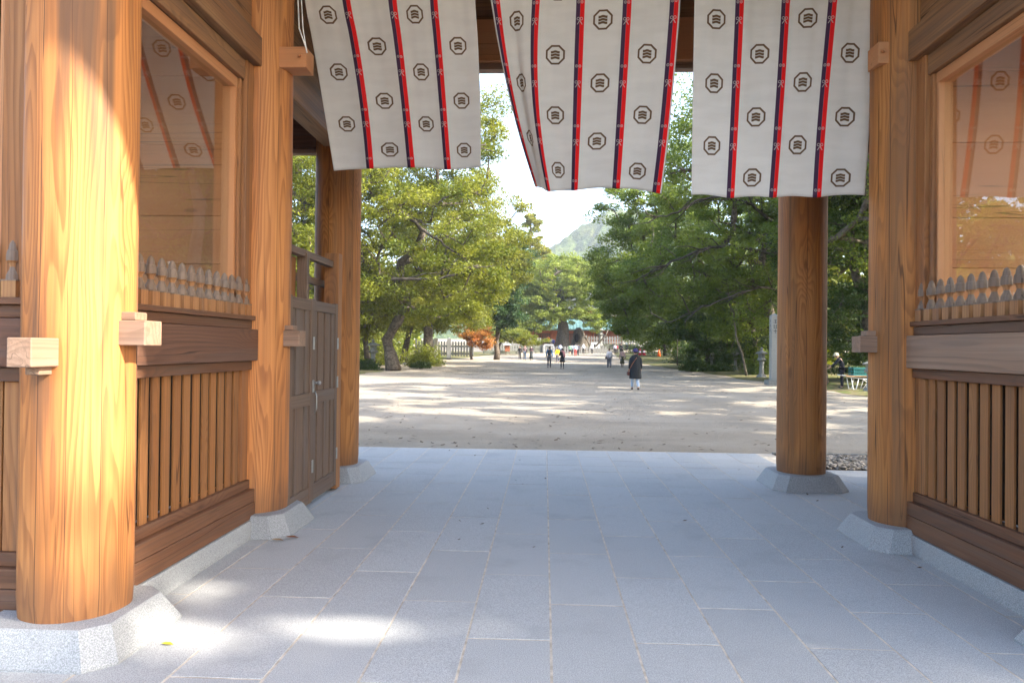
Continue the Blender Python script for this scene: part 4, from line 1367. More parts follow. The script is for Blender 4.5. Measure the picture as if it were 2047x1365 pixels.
# ------------------------------------------------------------------ shrubs
def shrub(name, label, c, r, n, ls, mat, seed, nst=6):
    g = np.random.default_rng(seed)
    root = empty(name, (c[0], c[1], gz(c[1]) + 0.02), label, 'shrub', 'shrubs along the court')
    b = np.array([c[0], c[1], gz(c[1]) + 0.02])
    d = g.normal(size=(n, 3)); d /= np.linalg.norm(d, axis=1, keepdims=True); d[:, 2] = np.abs(d[:, 2])
    lump = 0.8 + 0.25 * np.sin(d[:, 0:1] * 7 + seed) * np.cos(d[:, 1:2] * 6)
    p = d * (g.uniform(0.15, 1, (n, 1)) ** 0.4) * np.array(r) * lump + np.array([0, 0, 0.05])
    ti = np.clip(g.uniform(0, 1, n), 0, 1)
    me = fast_mesh('foliage', leaves_at(p, ti, ls, g), 4, mat, ti)
    o = bpy.data.objects.new('foliage', me); link(o, root, tuple(b))
    mb = MB()
    for k in range(nst):
        a = 2 * math.pi * k / nst
        mb.tube([(0.05 * math.cos(a), 0.05 * math.sin(a), -0.05), (r[0] * 0.35 * math.cos(a), r[1] * 0.35 * math.sin(a), r[2] * 0.45), (r[0] * 0.6 * math.cos(a), r[1] * 0.6 * math.sin(a), r[2] * 0.75)], [0.03, 0.02, 0.008], 5, cap=False)
    mb.build('stems', M['bark'], root, tuple(b), True)


shrub('clipped_shrub', 'dark clipped shrub mound at the right edge of the sand', (10.3, 51, 0), (1.25, 0.9, 1.05), 5200, 0.12, M['lf_dark'], 1)
shrub('clipped_shrub', 'low dark hedge beside the clipped mound on the right', (12.3, 51.5, 0), (1.3, 0.8, 0.65), 3600, 0.12, M['lf_dark'], 2)
shrub('clipped_shrub', 'small dark round shrub behind the left stone lantern', (-9.0, 50.5, 0), (0.95, 0.7, 0.55), 3000, 0.12, M['lf_dark'], 3)
shrub('leafy_shrub', 'loose leafy shrub left of the white stone posts', (-9.6, 56, 0), (1.9, 1.4, 2.0), 5200, 0.16, M['lf_camphor'], 4)
shrub('leafy_shrub', 'dark bush at the foot of the left stone lantern', (-12.0, 46.5, 0), (1.2, 1.0, 0.8), 3200, 0.14, M['lf_dark'], 5)
shrub('leafy_shrub', 'bright leafy shrub behind the lantern nearest the stone pillar', (13.6, 46, 0), (1.8, 1.4, 2.4), 5200, 0.15, M['lf_right'], 6)
shrub('leafy_shrub', 'shaded bush beside the wheelbarrow under the evergreen', (14.8, 31.5, 0), (1.6, 1.2, 1.9), 6000, 0.12, M['lf_dark'], 7)
shrub('leafy_shrub', 'low weeds at the foot of the lantern beside the wheelbarrow', (13.2, 28.4, 0), (0.6, 0.4, 0.35), 1500, 0.08, M['lf_dark'], 8)
shrub('leafy_shrub', 'dense bush closing the shaded row at the far right', (15.5, 72, 0), (4.0, 2.0, 3.2), 9000, 0.22, M['lf_dark'], 9)
shrub('leafy_shrub', 'thick bush filling the shade behind the right lanterns', (17.0, 61, 0), (4.5, 2.2, 3.6), 9000, 0.2, M['lf_dark'], 10)
shrub('leafy_shrub', 'thick bush behind the gardener', (18.0, 38, 0), (3.5, 2.2, 4.2), 9000, 0.17, M['lf_dark'], 12)
shrub('leafy_shrub', 'sunlit bush beneath the left yellow green tree', (-15.0, 57, 0), (4.5, 2.2, 3.4), 9000, 0.2, M['lf_camphor'], 13)
shrub('leafy_shrub', 'sunlit bush left of the column behind the door', (-17.0, 47, 0), (3.6, 2.2, 3.6), 9000, 0.19, M['lf_camphor'], 14)

# slim crooked tree on the right
tree('slim_tree', 'slim crooked pale trunk leaning over the right lanterns', 'tree',
     [(12.0, 44, 0), (11.75, 44, 1.3), (11.35, 44, 2.4), (11.2, 44, 3.4), (10.95, 44, 4.3), (10.85, 44, 5.0)],
     [((10.8, 44.2, 5.8), (1.3, 1.2, 0.9))], 22, 2600, 0.13, M['lf_right'], M['barkpale'], 61, 0.075, 0.5, G1)
tree('slim_tree', 'thin upright sapling stem left of the clipped shrub mound', 'tree',
     [(11.9, 66, 0.05), (11.9, 66, 1.6), (11.85, 66, 3.3)],
     [((11.8, 66.2, 4.0), (1.2, 1.0, 0.8))], 16, 1800, 0.15, M['lf_right'], M['barkpale'], 62, 0.05, 0.5, G1)

# the huge split trunk of the sacred camphor: two buttressed stems and a painted dark cavity
def big_trunk():
    root = [o for o in bpy.data.objects if o.name.startswith('camphor_tree') and 'ancient' in o.get('label', '')][0]
    for nm, cx, cy, pts in (('trunk_stem', 2.7, 115.6, [(1.6, 0.0), (1.25, 1.0), (1.0, 2.2), (0.85, 3.6), (0.75, 4.8), (0.35, 5.4)]),
                            ('trunk_stem', 5.3, 115.8, [(1.8, 0.0), (1.4, 0.9), (1.15, 1.9), (0.95, 2.9), (0.7, 3.7), (0.3, 4.2)])):
        v, f = [], []
        n = 28
        for j in range(25):
            tt = j / 24 * (len(pts) - 1)
            i = min(int(tt), len(pts) - 2); fr_ = tt - i
            r = pts[i][0] * (1 - fr_) + pts[i + 1][0] * fr_; z = pts[i][1] * (1 - fr_) + pts[i + 1][1] * fr_
            for k in range(n):
                th = 2 * math.pi * k / n
                rr_ = r * (1 + 0.13 * math.sin(5 * th + cx + 0.3 * z) + 0.09 * math.sin(9 * th + z * 0.7) + 0.05 * math.sin(17 * th - z))
                v.append((cx + rr_ * math.cos(th) + 0.1 * math.sin(z * 1.3 + cx), cy + 0.8 * rr_ * math.sin(th), 0.7 + z))
        for j in range(24):
            for k in range(n):
                a, q = j * n + k, j * n + (k + 1) % n
                f.append((a, q, q + n, a + n))
        f.append(tuple(range(24 * n, 25 * n)))
        mb = MB(); mb.add(v, f)
        mb.build(nm, M['barkpale'], root, None, True)
    mb = MB()
    mb.ball((4.9, 114.82, 3.2), 0.40, 0.25, 0.75, 12, 8)  # black ball stands in for the shade inside a cavity
    mb.build('hollow_shade', plain('hollow_shade', (0.012, 0.010, 0.008), 1.0), root, None, True)
    mb = MB()
    mb.tube([(5.6, 115.5, 4.0), (6.4, 115.2, 3.2), (7.2, 115, 1.6), (7.5, 114.9, 0.8)], [0.16, 0.13, 0.11, 0.1], 8)
    mb.tube([(6.3, 115, 1.2), (8.0, 114.6, 2.0), (9.4, 114.4, 3.6), (9.9, 114.4, 4.6)], [0.2, 0.16, 0.12, 0.08], 8)
    mb.build('limb', M['bark'], root, None, True)


big_trunk()

# ------------------------------------------------------------------ stone lanterns
def lantern(label, x, y, h, z=None):
    z0 = gz(y) if z is None else z
    root = empty('stone_lantern', (x, y, z0), label, 'lantern', 'stone lanterns around the court')
    s = h / 2.0
    wl = (x, y, z0)

    def lp(name, prof, n, rot=0.0):
        mb = MB(); mb.lathe([(r * s, zz * s) for r, zz in prof], n, (0, 0, 0), rot)
        mb.build(name, M['stone'], root, wl, False, 0.0)
    lp('foot', [(0.36, -0.03), (0.36, 0.10), (0.31, 0.14), (0.26, 0.24), (0.19, 0.27)], 6, 0.3)
    lp('shaft', [(0.16, 0.26), (0.15, 0.5), (0.135, 0.85), (0.16, 1.05), (0.17, 1.08)], 12)
    lp('platform', [(0.17, 1.08), (0.30, 1.16), (0.32, 1.19), (0.32, 1.25), (0.22, 1.27)], 6, 0.3)
    mb = MB()
    for k in range(6):                                    # fire box: six posts and sills with open windows
        th = 0.3 + math.pi / 3 * k
        cx_, cy_2 = 0.19 * s * math.cos(th), 0.19 * s * math.sin(th)
        mb.box(cx_ - 0.03 * s, cx_ + 0.03 * s, cy_2 - 0.03 * s, cy_2 + 0.03 * s, 1.27 * s, 1.55 * s)
    mb.lathe([(0.215 * s, 1.268 * s), (0.215 * s, 1.32 * s), (0.20 * s, 1.325 * s)], 6, (0, 0, 0), 0.3)
    mb.lathe([(0.20 * s, 1.50 * s), (0.215 * s, 1.505 * s), (0.215 * s, 1.555 * s)], 6, (0, 0, 0), 0.3)
    mb.lathe([(0.13 * s, 1.3 * s), (0.13 * s, 1.53 * s)], 6, (0, 0, 0), 0.3)
    mb.build('fire_box', M['stone'], root, wl)
    lp('roof', [(0.20, 1.55), (0.38, 1.57), (0.42, 1.63), (0.40, 1.66), (0.24, 1.72), (0.12, 1.78), (0.08, 1.80)], 6, 0.3)
    lp('jewel', [(0.07, 1.80), (0.10, 1.82), (0.07, 1.85), (0.10, 1.90), (0.085, 1.95), (0.03, 2.0), (0.005, 2.02)], 10)


lantern('stone lantern at the left edge of the sand before a leaning trunk', -11.6, 47.0, 2.05)
lantern('stone lantern on the right between the slim tree and the stone pillar', 12.15, 41.5, 1.75)
lantern('stone lantern on the right in shade left of the slim tree', 14.1, 54.5, 1.6)
lantern('stone lantern on the right beside the wheelbarrow, mostly in shadow', 12.55, 28.8, 1.35)
lantern('stone lantern on the right, smallest, right of the clipped shrub', 13.6, 60.0, 1.5)
lantern('tall stone lantern before the shrine halls right of the sacred camphor', 9.0, 119.0, 3.3, 1.9)

# ------------------------------------------------------------------ stone pillar, white posts, cones, barrow
M['palestone'] = granite('pale_stone', (0.26, 0.255, 0.235), 0.15, 60.0, stain=0.2)
root = empty('stone_pillar', (10.35, 33.6, 0), 'tall square stone pillar with carved characters left of the rear right column', 'pillar')
mb = MB(); mb.box(-0.17, 0.17, -0.17, 0.17, 0.22, 3.25); mb.box(-0.17, 0.17, -0.17, 0.17, 3.252, 3.26)
mb = MB(); mb.box(-0.17, 0.17, -0.17, 0.17, 0.22, 3.2)
mb.add([(-0.17, -0.17, 3.2), (0.17, -0.17, 3.2), (0.17, 0.17, 3.2), (-0.17, 0.17, 3.2), (0, 0, 3.3)], [(0, 1, 4), (1, 2, 4), (2, 3, 4), (3, 0, 4)])
mb.build('shaft', M['palestone'], root, (10.35, 33.6, 0), False, 0.012)
mb = MB(); mb.box(-0.34, 0.34, -0.34, 0.34, -0.05, 0.22)
mb.build('plinth', M['stone'], root, (10.35, 33.6, 0), False, 0.015)
mb = MB()
for (x0, x1, z0, z1) in ((-0.06, 0.06, 2.96, 2.985), (-0.012, 0.012, 2.82, 3.0), (-0.08, 0.08, 2.86, 2.88), (-0.07, -0.05, 2.62, 2.78), (0.05, 0.07, 2.62, 2.78), (-0.07, 0.07, 2.69, 2.71), (-0.07, 0.07, 2.60, 2.62), (-0.012, 0.012, 2.38, 2.56), (-0.08, 0.08, 2.47, 2.49)):
    mb.box(x0, x1, -0.1745, -0.1715, z0, z1)
for z0 in (2.95, 2.72, 2.50):
    mb.box(-0.1745, -0.1715, -0.05, 0.05, z0, z0 + 0.02); mb.box(-0.1748, -0.1718, -0.01, 0.01, z0 - 0.07, z0 + 0.08)
mb.build('carved_characters', plain('carving', (0.05, 0.05, 0.05), 0.9), root, (10.35, 33.6, 0))

for i, (x, y, lab) in enumerate(((-11.6, 74.5, 'white stone post nearer to the stone lantern'), (-10.9, 79.5, 'white stone post nearer to the orange maple'))):
    root = empty('stone_post', (x, y, gz(y)), lab, 'post', 'white stone posts')
    wl = (x, y, gz(y))
    mb = MB(); mb.box(-0.2, 0.2, -0.2, 0.2, 0.15, 2.3)
    mb.add([(-0.2, -0.2, 2.3), (0.2, -0.2, 2.3), (0.2, 0.2, 2.3), (-0.2, 0.2, 2.3), (0, 0, 2.42)], [(0, 1, 4), (1, 2, 4), (2, 3, 4), (3, 0, 4)])
    mb.build('shaft', plain('white_stone', (0.62, 0.61, 0.58), 0.8, 0.08), root, wl, False, 0.012)
    mb = MB(); mb.box(-0.3, 0.3, -0.3, 0.3, -0.05, 0.15)
    mb.build('plinth', M['stone'], root, wl, False, 0.01)


def cone(label, x, y, z, h, col, bands):
    root = empty('traffic_cone', (x, y, z), label, 'traffic cone')
    wl = (x, y, z)
    cm = plain('cone_' + label[:5], col, 0.5, 0.05)
    mb = MB()
    prof = [(0.17, 0.03), (0.125, 0.25), (0.09, 0.42), (0.06, 0.58), (0.03, 0.70)]
    mb.lathe([(r * h / 0.7, q * h / 0.7) for r, q in prof], 14)
    mb.build('body', cm, root, wl, True)
    mb = MB(); mb.box(-0.2, 0.2, -0.2, 0.2, 0, 0.035); mb.build('foot', cm, root, wl)
    if bands:
        mb = MB(); mb.lathe([(0.129 * h / 0.7, 0.25 * h / 0.7), (0.094 * h / 0.7, 0.42 * h / 0.7)], 14)
        mb.build('white_band', plain('cone_white', (0.75, 0.75, 0.75), 0.5), root, wl, True)


cone('red and white traffic cone nearer the sand by the far right verge', 13.0, 96, 0.74, 0.95, (0.5, 0.03, 0.05), True)
cone('red and white traffic cone just behind its twin by the far right verge', 12.6, 97, 0.74, 0.9, (0.5, 0.03, 0.06), True)
cone('plain orange traffic cone on the far right verge', 13.7, 88, 0.70, 0.9, (0.75, 0.13, 0.02), False)

root = empty('wheelbarrow', (12.55, 29.8, 0.0), 'white framed wheelbarrow with red wheel standing under the evergreen', 'wheelbarrow')
wl = (12.55, 29.8, 0.0)
wm = plain('barrow_paint', (0.62, 0.62, 0.60), 0.5, 0.1)
mb = MB()
for yy in (-0.22, 0.22):
    mb.tube([(-0.75, yy, 0.62), (-0.3, yy, 0.52), (0.25, yy, 0.46), (0.55, yy * 0.35, 0.22)], 0.02, 8)
    mb.tube([(-0.38, yy, 0.53), (-0.30, yy, 0.05), (-0.18, yy, 0.05), (-0.08, yy, 0.5)], 0.018, 8)
    mb.tube([(0.3, yy, 0.45), (0.18, yy, 0.05), (0.28, yy, 0.05), (0.44, yy * 0.6, 0.33)], 0.018, 8)
mb.build('frame', wm, root, wl, True)
mb = MB()
for r0, zz in ((0, 0),):
    ring = []
    for k in range(20):
        th = 2 * math.pi * k / 20
        ring.append((0.55 + 0.14 * math.cos(th), 0.0, 0.165 + 0.14 * math.sin(th)))
    mb.tube(ring + ring[:1], 0.032, 8, cap=False)
mb.tube([(0.55, -0.09, 0.165), (0.55, 0.09, 0.165)], 0.03, 8)
for k in range(3):
    th = math.pi * k / 3
    mb.tube([(0.55 - 0.13 * math.cos(th), 0, 0.165 - 0.13 * math.sin(th)), (0.55 + 0.13 * math.cos(th), 0, 0.165 + 0.13 * math.sin(th))], 0.014, 6)
mb.build('wheel', plain('red_wheel', (0.6, 0.03, 0.03), 0.5), root, wl, True)
mb = MB(); mb.box(-0.62, 0.2, -0.3, 0.3, 0.56, 0.60)
mb.build('bed', plain('barrow_board', (0.33, 0.2, 0.11), 0.8), root, wl, False, 0.005)
root = empty('plastic_crate', (12.55, 29.8, 0.601), 'teal plastic crate full of cuttings on the wheelbarrow', 'crate')
cw = (12.55, 29.8, 0.601)
tc = plain('teal_plastic', (0.02, 0.13, 0.125), 0.5, 0.1)
mb = MB()
for (z0, z1) in ((0.0, 0.06), (0.14, 0.18), (0.27, 0.34)):
    for (a, b, c, d) in ((-0.28, 0.42, -0.26, -0.24), (-0.28, 0.42, 0.24, 0.26), (-0.30, -0.28, -0.26, 0.26), (0.42, 0.44, -0.26, 0.26)): mb.box(a, b, c, d, z0, z1)
for k in range(9):
    xx = -0.27 + 0.0855 * k
    for yy in (-0.25, 0.25): mb.box(xx - 0.015, xx + 0.015, yy - 0.008, yy + 0.008, 0.0, 0.33)
mb.box(-0.28, 0.42, -0.24, 0.24, 0.005, 0.02)
mb.build('body', tc, root, cw)
g = np.random.default_rng(9)
p = g.uniform(-1, 1, (700, 3)) * np.array([0.33, 0.22, 0.06]) + np.array([0.07, 0, 0.33])
me = fast_mesh('cuttings', leaves_at(p, g.uniform(0, 1, 700), 0.06, g), 4, M['lf_dark'], g.uniform(0, 1, 700))
o = bpy.data.objects.new('cuttings', me); link(o, root, cw)

# ------------------------------------------------------------------ stone walls and fences before the shrine
def fence(name, label, x0, x1, y, z0, hwall, hf, pitch, matw, matf, frontpost=False):
    root = empty(name, ((x0 + x1) / 2, y, z0), label, 'fence' if hf > hwall else 'wall')
    if hwall > 0:
        n = max(1, int((x1 - x0) / 1.3)); rows = max(1, int(hwall / 0.42))
        for r_ in range(rows):
            off = 0.5 if r_ % 2 else 0.0
            xs2 = [x0] + [x0 + (k + off) * (x1 - x0) / n for k in range(1 if off == 0 else 0, n + 1) if x0 < x0 + (k + off) * (x1 - x0) / n < x1] + [x1]
            for a, b in zip(xs2[:-1], xs2[1:]):
                if b - a < 0.06: continue
                mb = MB(); dz = hwall / rows; jj = random.uniform(0, 0.05)
                mb.box(a + 0.012, b - 0.012, y - 0.35 - jj, y + 0.2, z0 - 0.3 * (r_ == 0) + r_ * dz + 0.012, z0 + (r_ + 1) * dz - 0.012)
                mb.build('stone', matw, root, None, False, 0.02)
        mb = MB(); mb.box(x0, x1, y - 0.30, y + 0.15, z0 - 0.2, z0 + hwall - 0.02); mb.build('wall_core', M['peb'], root)
    mb = MB()
    zt = z0 + hwall
    k = int((x1 - x0) / pitch)
    for i in range(k + 1):
        x = x0 + (x1 - x0) * i / k
        tall = 1.0 if i % 6 else 1.15
        mb.box(x - pitch * 0.27, x + pitch * 0.27, y - 0.09, y + 0.09, zt, zt + hf * tall)
    o = mb.build('pickets', matf, root); tag(o, kind='stuff')
    for z in ((0.12, 0.26), (0.62, 0.74)):
        mb = MB(); mb.box(x0 - 0.05, x1 + 0.05, y - 0.055, y + 0.055, zt + hf * z[0], zt + hf * z[1]); mb.build('rail', matf, root)


M['darkstone'] = plain('dark_stone', (0.085, 0.085, 0.075), 0.9, 0.3, 2.0)
M['mosswall'] = plain('mossy_stone', (0.15, 0.155, 0.115), 0.95, 0.4, 1.5)
fence('stone_fence', 'mossy stone wall topped by stone pickets behind the group of three', -9.5, -0.9, 112.4, 0.74, 1.25, 1.15, 0.36, M['mosswall'], M['palestone'])
fence('stone_fence', 'low stone picket fence enclosing the sacred camphor', -0.4, 9.3, 112.0, 0.74, 0.0, 1.1, 0.42, M['palestone'], M['palestone'])
fence('stone_fence', 'white picket fence on the terrace right of the sacred camphor', 6.8, 15.5, 121.0, 1.7, 0.7, 1.2, 0.42, M['mosswall'], M['palestone'])
fence('stone_fence', 'dark stone picket fence between the white stone posts and maple', -16.5, -9.3, 90.0, 0.36, 0.0, 1.9, 0.36, M['mosswall'], M['darkstone'])
fence('stone_fence', 'stone picket fence behind the orange maple', -9.2, -4.0, 104.0, 0.6, 0.5, 1.2, 0.36, M['mosswall'], M['palestone'])

# stone steps beside the camphor with a pale handrail
root = empty('stone_steps', (-0.2, 118, 0.8), 'stone steps with pale rail left of the sacred camphor', 'steps')
for i in range(7):
    mb = MB(); mb.box(-2.2, 1.3, 116.5 + 0.35 * i, 116.9 + 0.35 * i + 2, 0.7 + 0.0 * i, 0.95 + 0.17 * i); mb.build('step', M['palestone'], root, None, False, 0.01)
mb = MB(); mb.box(-0.3, 1.2, 113.2, 113.35, 1.95, 2.15); mb.box(-0.3, -0.18, 113.2, 113.35, 0.7, 1.95); mb.box(1.08, 1.2, 113.2, 113.35, 0.7, 1.95)
mb.build('pale_rail', plain('white_rail', (0.65, 0.66, 0.64), 0.6, 0.05), root)

# notice board and little shop box
root = empty('notice_board', (8.0, 117.0, 0.8), 'pale notice board with dark marks below the tall stone lantern', 'sign')
mb = MB(); mb.box(-0.7, 0.7, -0.03, 0.03, 0.75, 1.75); mb.build('panel', plain('notice', (0.55, 0.58, 0.60), 0.6, 0.05), root, (8.0, 117.0, 0.8))
mb = MB(); mb.box(-0.66, -0.58, -0.02, 0.06, -0.1, 0.75); mb.box(0.58, 0.66, -0.02, 0.06, -0.1, 0.75); mb.build('legs', M['stone'], root, (8.0, 117.0, 0.8))
mb = MB(); mb.ball((-0.1, -0.032, 1.3), 0.14, 0.01, 0.2, 10, 6); mb.ball((0.32, -0.032, 1.38), 0.14, 0.01, 0.2, 10, 6)
mb.build('print', plain('notice_print', (0.05, 0.05, 0.06), 0.7), root, (8.0, 117.0, 0.8))
root = empty('signboard', (-5.6, 103, 0.55), 'small red brown wooden signboard before the stone wall', 'sign')
mb = MB(); mb.box(-0.35, 0.35, -0.05, 0.05, 0.45, 1.35); mb.build('panel', plain('redboard', (0.28, 0.10, 0.05), 0.7), root, (-5.6, 103, 0.55))
mb = MB(); mb.box(-0.30, -0.22, -0.04, 0.04, -0.1, 0.45); mb.box(0.22, 0.30, -0.04, 0.04, -0.1, 0.45); mb.build('legs', M['bark'], root, (-5.6, 103, 0.55))
mb = MB()
mb.add([(-0.5, -0.3, 1.35), (0.5, -0.3, 1.35), (0.5, 0.3, 1.35), (-0.5, 0.3, 1.35), (-0.5, 0, 1.62), (0.5, 0, 1.62)], [(0, 1, 5, 4), (3, 4, 5, 2), (0, 4, 3), (1, 2, 5), (0, 3, 2, 1)])
mb.build('roof', plain('sign_roof', (0.42, 0.46, 0.44), 0.6), root, (-5.6, 103, 0.55))
mb = MB(); mb.box(-0.28, 0.28, 102.9, 103.0, 0, 1)

# ------------------------------------------------------------------ shrine halls
def hall(name, label, x0, x1, y0, y1, z0, hw, hr, over, wallm, roofm, seed=0, gable=True):
    cx_, cy2 = (x0 + x1) / 2, (y0 + y1) / 2
    root = empty(name, (cx_, cy2, z0), label, 'building')
    mb = MB(); mb.box(x0 - 0.5, x1 + 0.5, y0 - 0.5, y1 + 0.5, z0 - 1.0, z0 + 0.35); mb.build('stone_base', M['palestone'], root)
    nb = max(3, int((x1 - x0) / 2.2))
    for k in range(nb + 1):
        x = x0 + (x1 - x0) * k / nb
        mb = MB(); mb.lathe([(0.17, z0 + 0.35), (0.16, z0 + hw)], 10, (x, y0, 0)); mb.build('column', wallm[1], root, None, True)
    for k in range(nb):
        xa, xb = x0 + (x1 - x0) * k / nb + 0.18, x0 + (x1 - x0) * (k + 1) / nb - 0.18
        mb = MB(); mb.box(xa, xb, y0 + 0.05, y0 + 0.15, z0 + 0.36, z0 + hw - 0.5); mb.build('wall_panel', wallm[0] if k % 2 == 0 else wallm[2], root)
        mb = MB()
        for q in range(5): mb.box(xa + (xb - xa) * (q + 0.5) / 5 - 0.03, xa + (xb - xa) * (q + 0.5) / 5 + 0.03, y0 - 0.0, y0 + 0.045, z0 + 1.2, z0 + hw - 0.7)
        mb.build('lattice', wallm[1], root)
    mb = MB(); mb.box(x0 - 0.2, x1 + 0.2, y0 - 0.15, y0 + 0.2, z0 + hw - 0.48, z0 + hw); mb.build('lintel', wallm[1], root)
    mb = MB(); mb.box(x0, x1, y0 + 0.2, y1, z0 + 0.36, z0 + hw); mb.build('wall', wallm[2], root)
    # curved roof with upturned eaves
    n = 14; m = 12
    for sgn in (1,):
        v, f = [], []
        for j in range(m + 1):
            a = j / m
            z = z0 + hw + hr * (0.45 * a + 0.55 * a * a)
            for i in range(n + 1):
                b = i / n * 2 - 1
                xx = cx_ + b * ((x1 - x0) / 2 + over * (1 - 0.35 * a))
                lift = 0.35 * abs(b) ** 4 * (1 - a)
                v.append((xx, y0 - over + a * (cy2 - y0 + over), z + lift))
        for j in range(m):
            for i in range(n):
                a = j * (n + 1) + i; f.append((a, a + 1, a + n + 2, a + n + 1))
        nv = len(v)
        v += [(x, 2 * cy2 - y, z) for x, y, z in v]
        f += [tuple(reversed([q + nv for q in ff])) for ff in f[:]]
        me = bpy.data.meshes.new('roof'); me.from_pydata(v, [], f); me.materials.append(roofm)
        o = bpy.data.objects.new('roof', me); link(o, root)
        so = o.modifiers.new('thick', 'SOLIDIFY'); so.thickness = 0.22; so.offset = 1
    mb = MB(); zt = z0 + hw + hr
    mb.box(x0 + (x1 - x0) * 0.03, x1 - (x1 - x0) * 0.03, cy2 - 0.25, cy2 + 0.25, zt - 0.05, zt + 0.45); mb.build('ridge', roofm, root, None, False, 0.05)
    for k in range(int((x1 - x0) / 0.5)):
        xx = x0 - over + 0.4 + (x1 - x0 + 2 * over - 0.8) * k / (int((x1 - x0) / 0.5) - 1)
        pts = [(xx + (cx_ - xx) * 0.0, y0 - over + a * (cy2 - y0 + over), z0 + hw + 0.235 + hr * (0.45 * a + 0.55 * a * a)) for a in (0.02, 0.25, 0.5, 0.75)]
        mb = MB(); mb.tube(pts, 0.05, 5); mb.build('roof_rib', roofm, root, None, True)


wm1 = (plain('vermilion_wall', (0.36, 0.13, 0.06), 0.7), plain('vermilion_post', (0.33, 0.10, 0.045), 0.7), plain('shade_wall', (0.13, 0.08, 0.06), 0.8))
teal = plain('copper_roof', (0.075, 0.145, 0.14), 0.65, 0.3, 1.2)
greyroof = plain('bark_roof', (0.15, 0.16, 0.17), 0.85, 0.25, 1.0)
hall('shrine_hall', 'shrine hall with teal copper roof and vermilion walls behind the camphor', -4.0, 13.0, 124, 130, 1.7, 2.9, 1.9, 1.4, wm1, teal)
hall('shrine_hall', 'taller hall with grey bark roof rising behind the teal roof', 3.2, 9.0, 136, 142, 3.2, 5.4, 3.4, 1.3, wm1, greyroof)
hall('shrine_hall', 'pale roofed hall right behind the grey roofed hall', 8.6, 15.0, 150, 157, 3.5, 6.0, 4.6, 1.0, (plain('pale_wall', (0.6, 0.57, 0.5), 0.8), plain('pale_post', (0.35, 0.2, 0.1), 0.8), plain('pale_wall2', (0.55, 0.52, 0.46), 0.8)), plain('pale_roof', (0.42, 0.42, 0.40), 0.7, 0.15, 1.0))

# ------------------------------------------------------------------ people
DG = None
MC = {}


def cm(col, rough=0.85):
    k = tuple(round(c, 3) for c in col)
    if k not in MC: MC[k] = plain('cloth_%d' % len(MC), col, rough, 0.12, 30)
    return MC[k]


SKIN = (0.50, 0.30, 0.21)


def skinned(name, verts, edges, radii, mat, root, sub=1, rootv=0):
    """grow one continuous surface round a joint skeleton"""
    me = bpy.data.meshes.new(name)
    me.from_pydata(verts, edges, [])
    o = bpy.data.objects.new(name, me)
    COL.objects.link(o)
    o.modifiers.new('skin', 'SKIN').use_smooth_shade = True
    sv = me.skin_vertices[0].data
    for i, r in enumerate(radii):
        sv[i].radius = r if hasattr(r, '__len__') else (r, r)
        sv[i].use_root = (i == rootv)
    s = o.modifiers.new('sub', 'SUBSURF'); s.levels = sub; s.render_levels = sub
    dg = bpy.context.evaluated_depsgraph_get()
    nm = bpy.data.meshes.new_from_object(o.evaluated_get(dg))
    bpy.data.objects.remove(o); bpy.data.meshes.remove(me)
    nm.name = name
    nm.materials.clear(); nm.materials.append(mat)
    nm.polygons.foreach_set('use_smooth', [True] * len(nm.polygons))
    ob = bpy.data.objects.new(name, nm)
    COL.objects.link(ob); ob.parent = root
    return ob


def lmesh(mb, name, mat, root, smooth=True):
    o = bpy.data.objects.new(name, mb.mesh(name, mat, smooth))
    COL.objects.link(o); o.parent = root
    return o


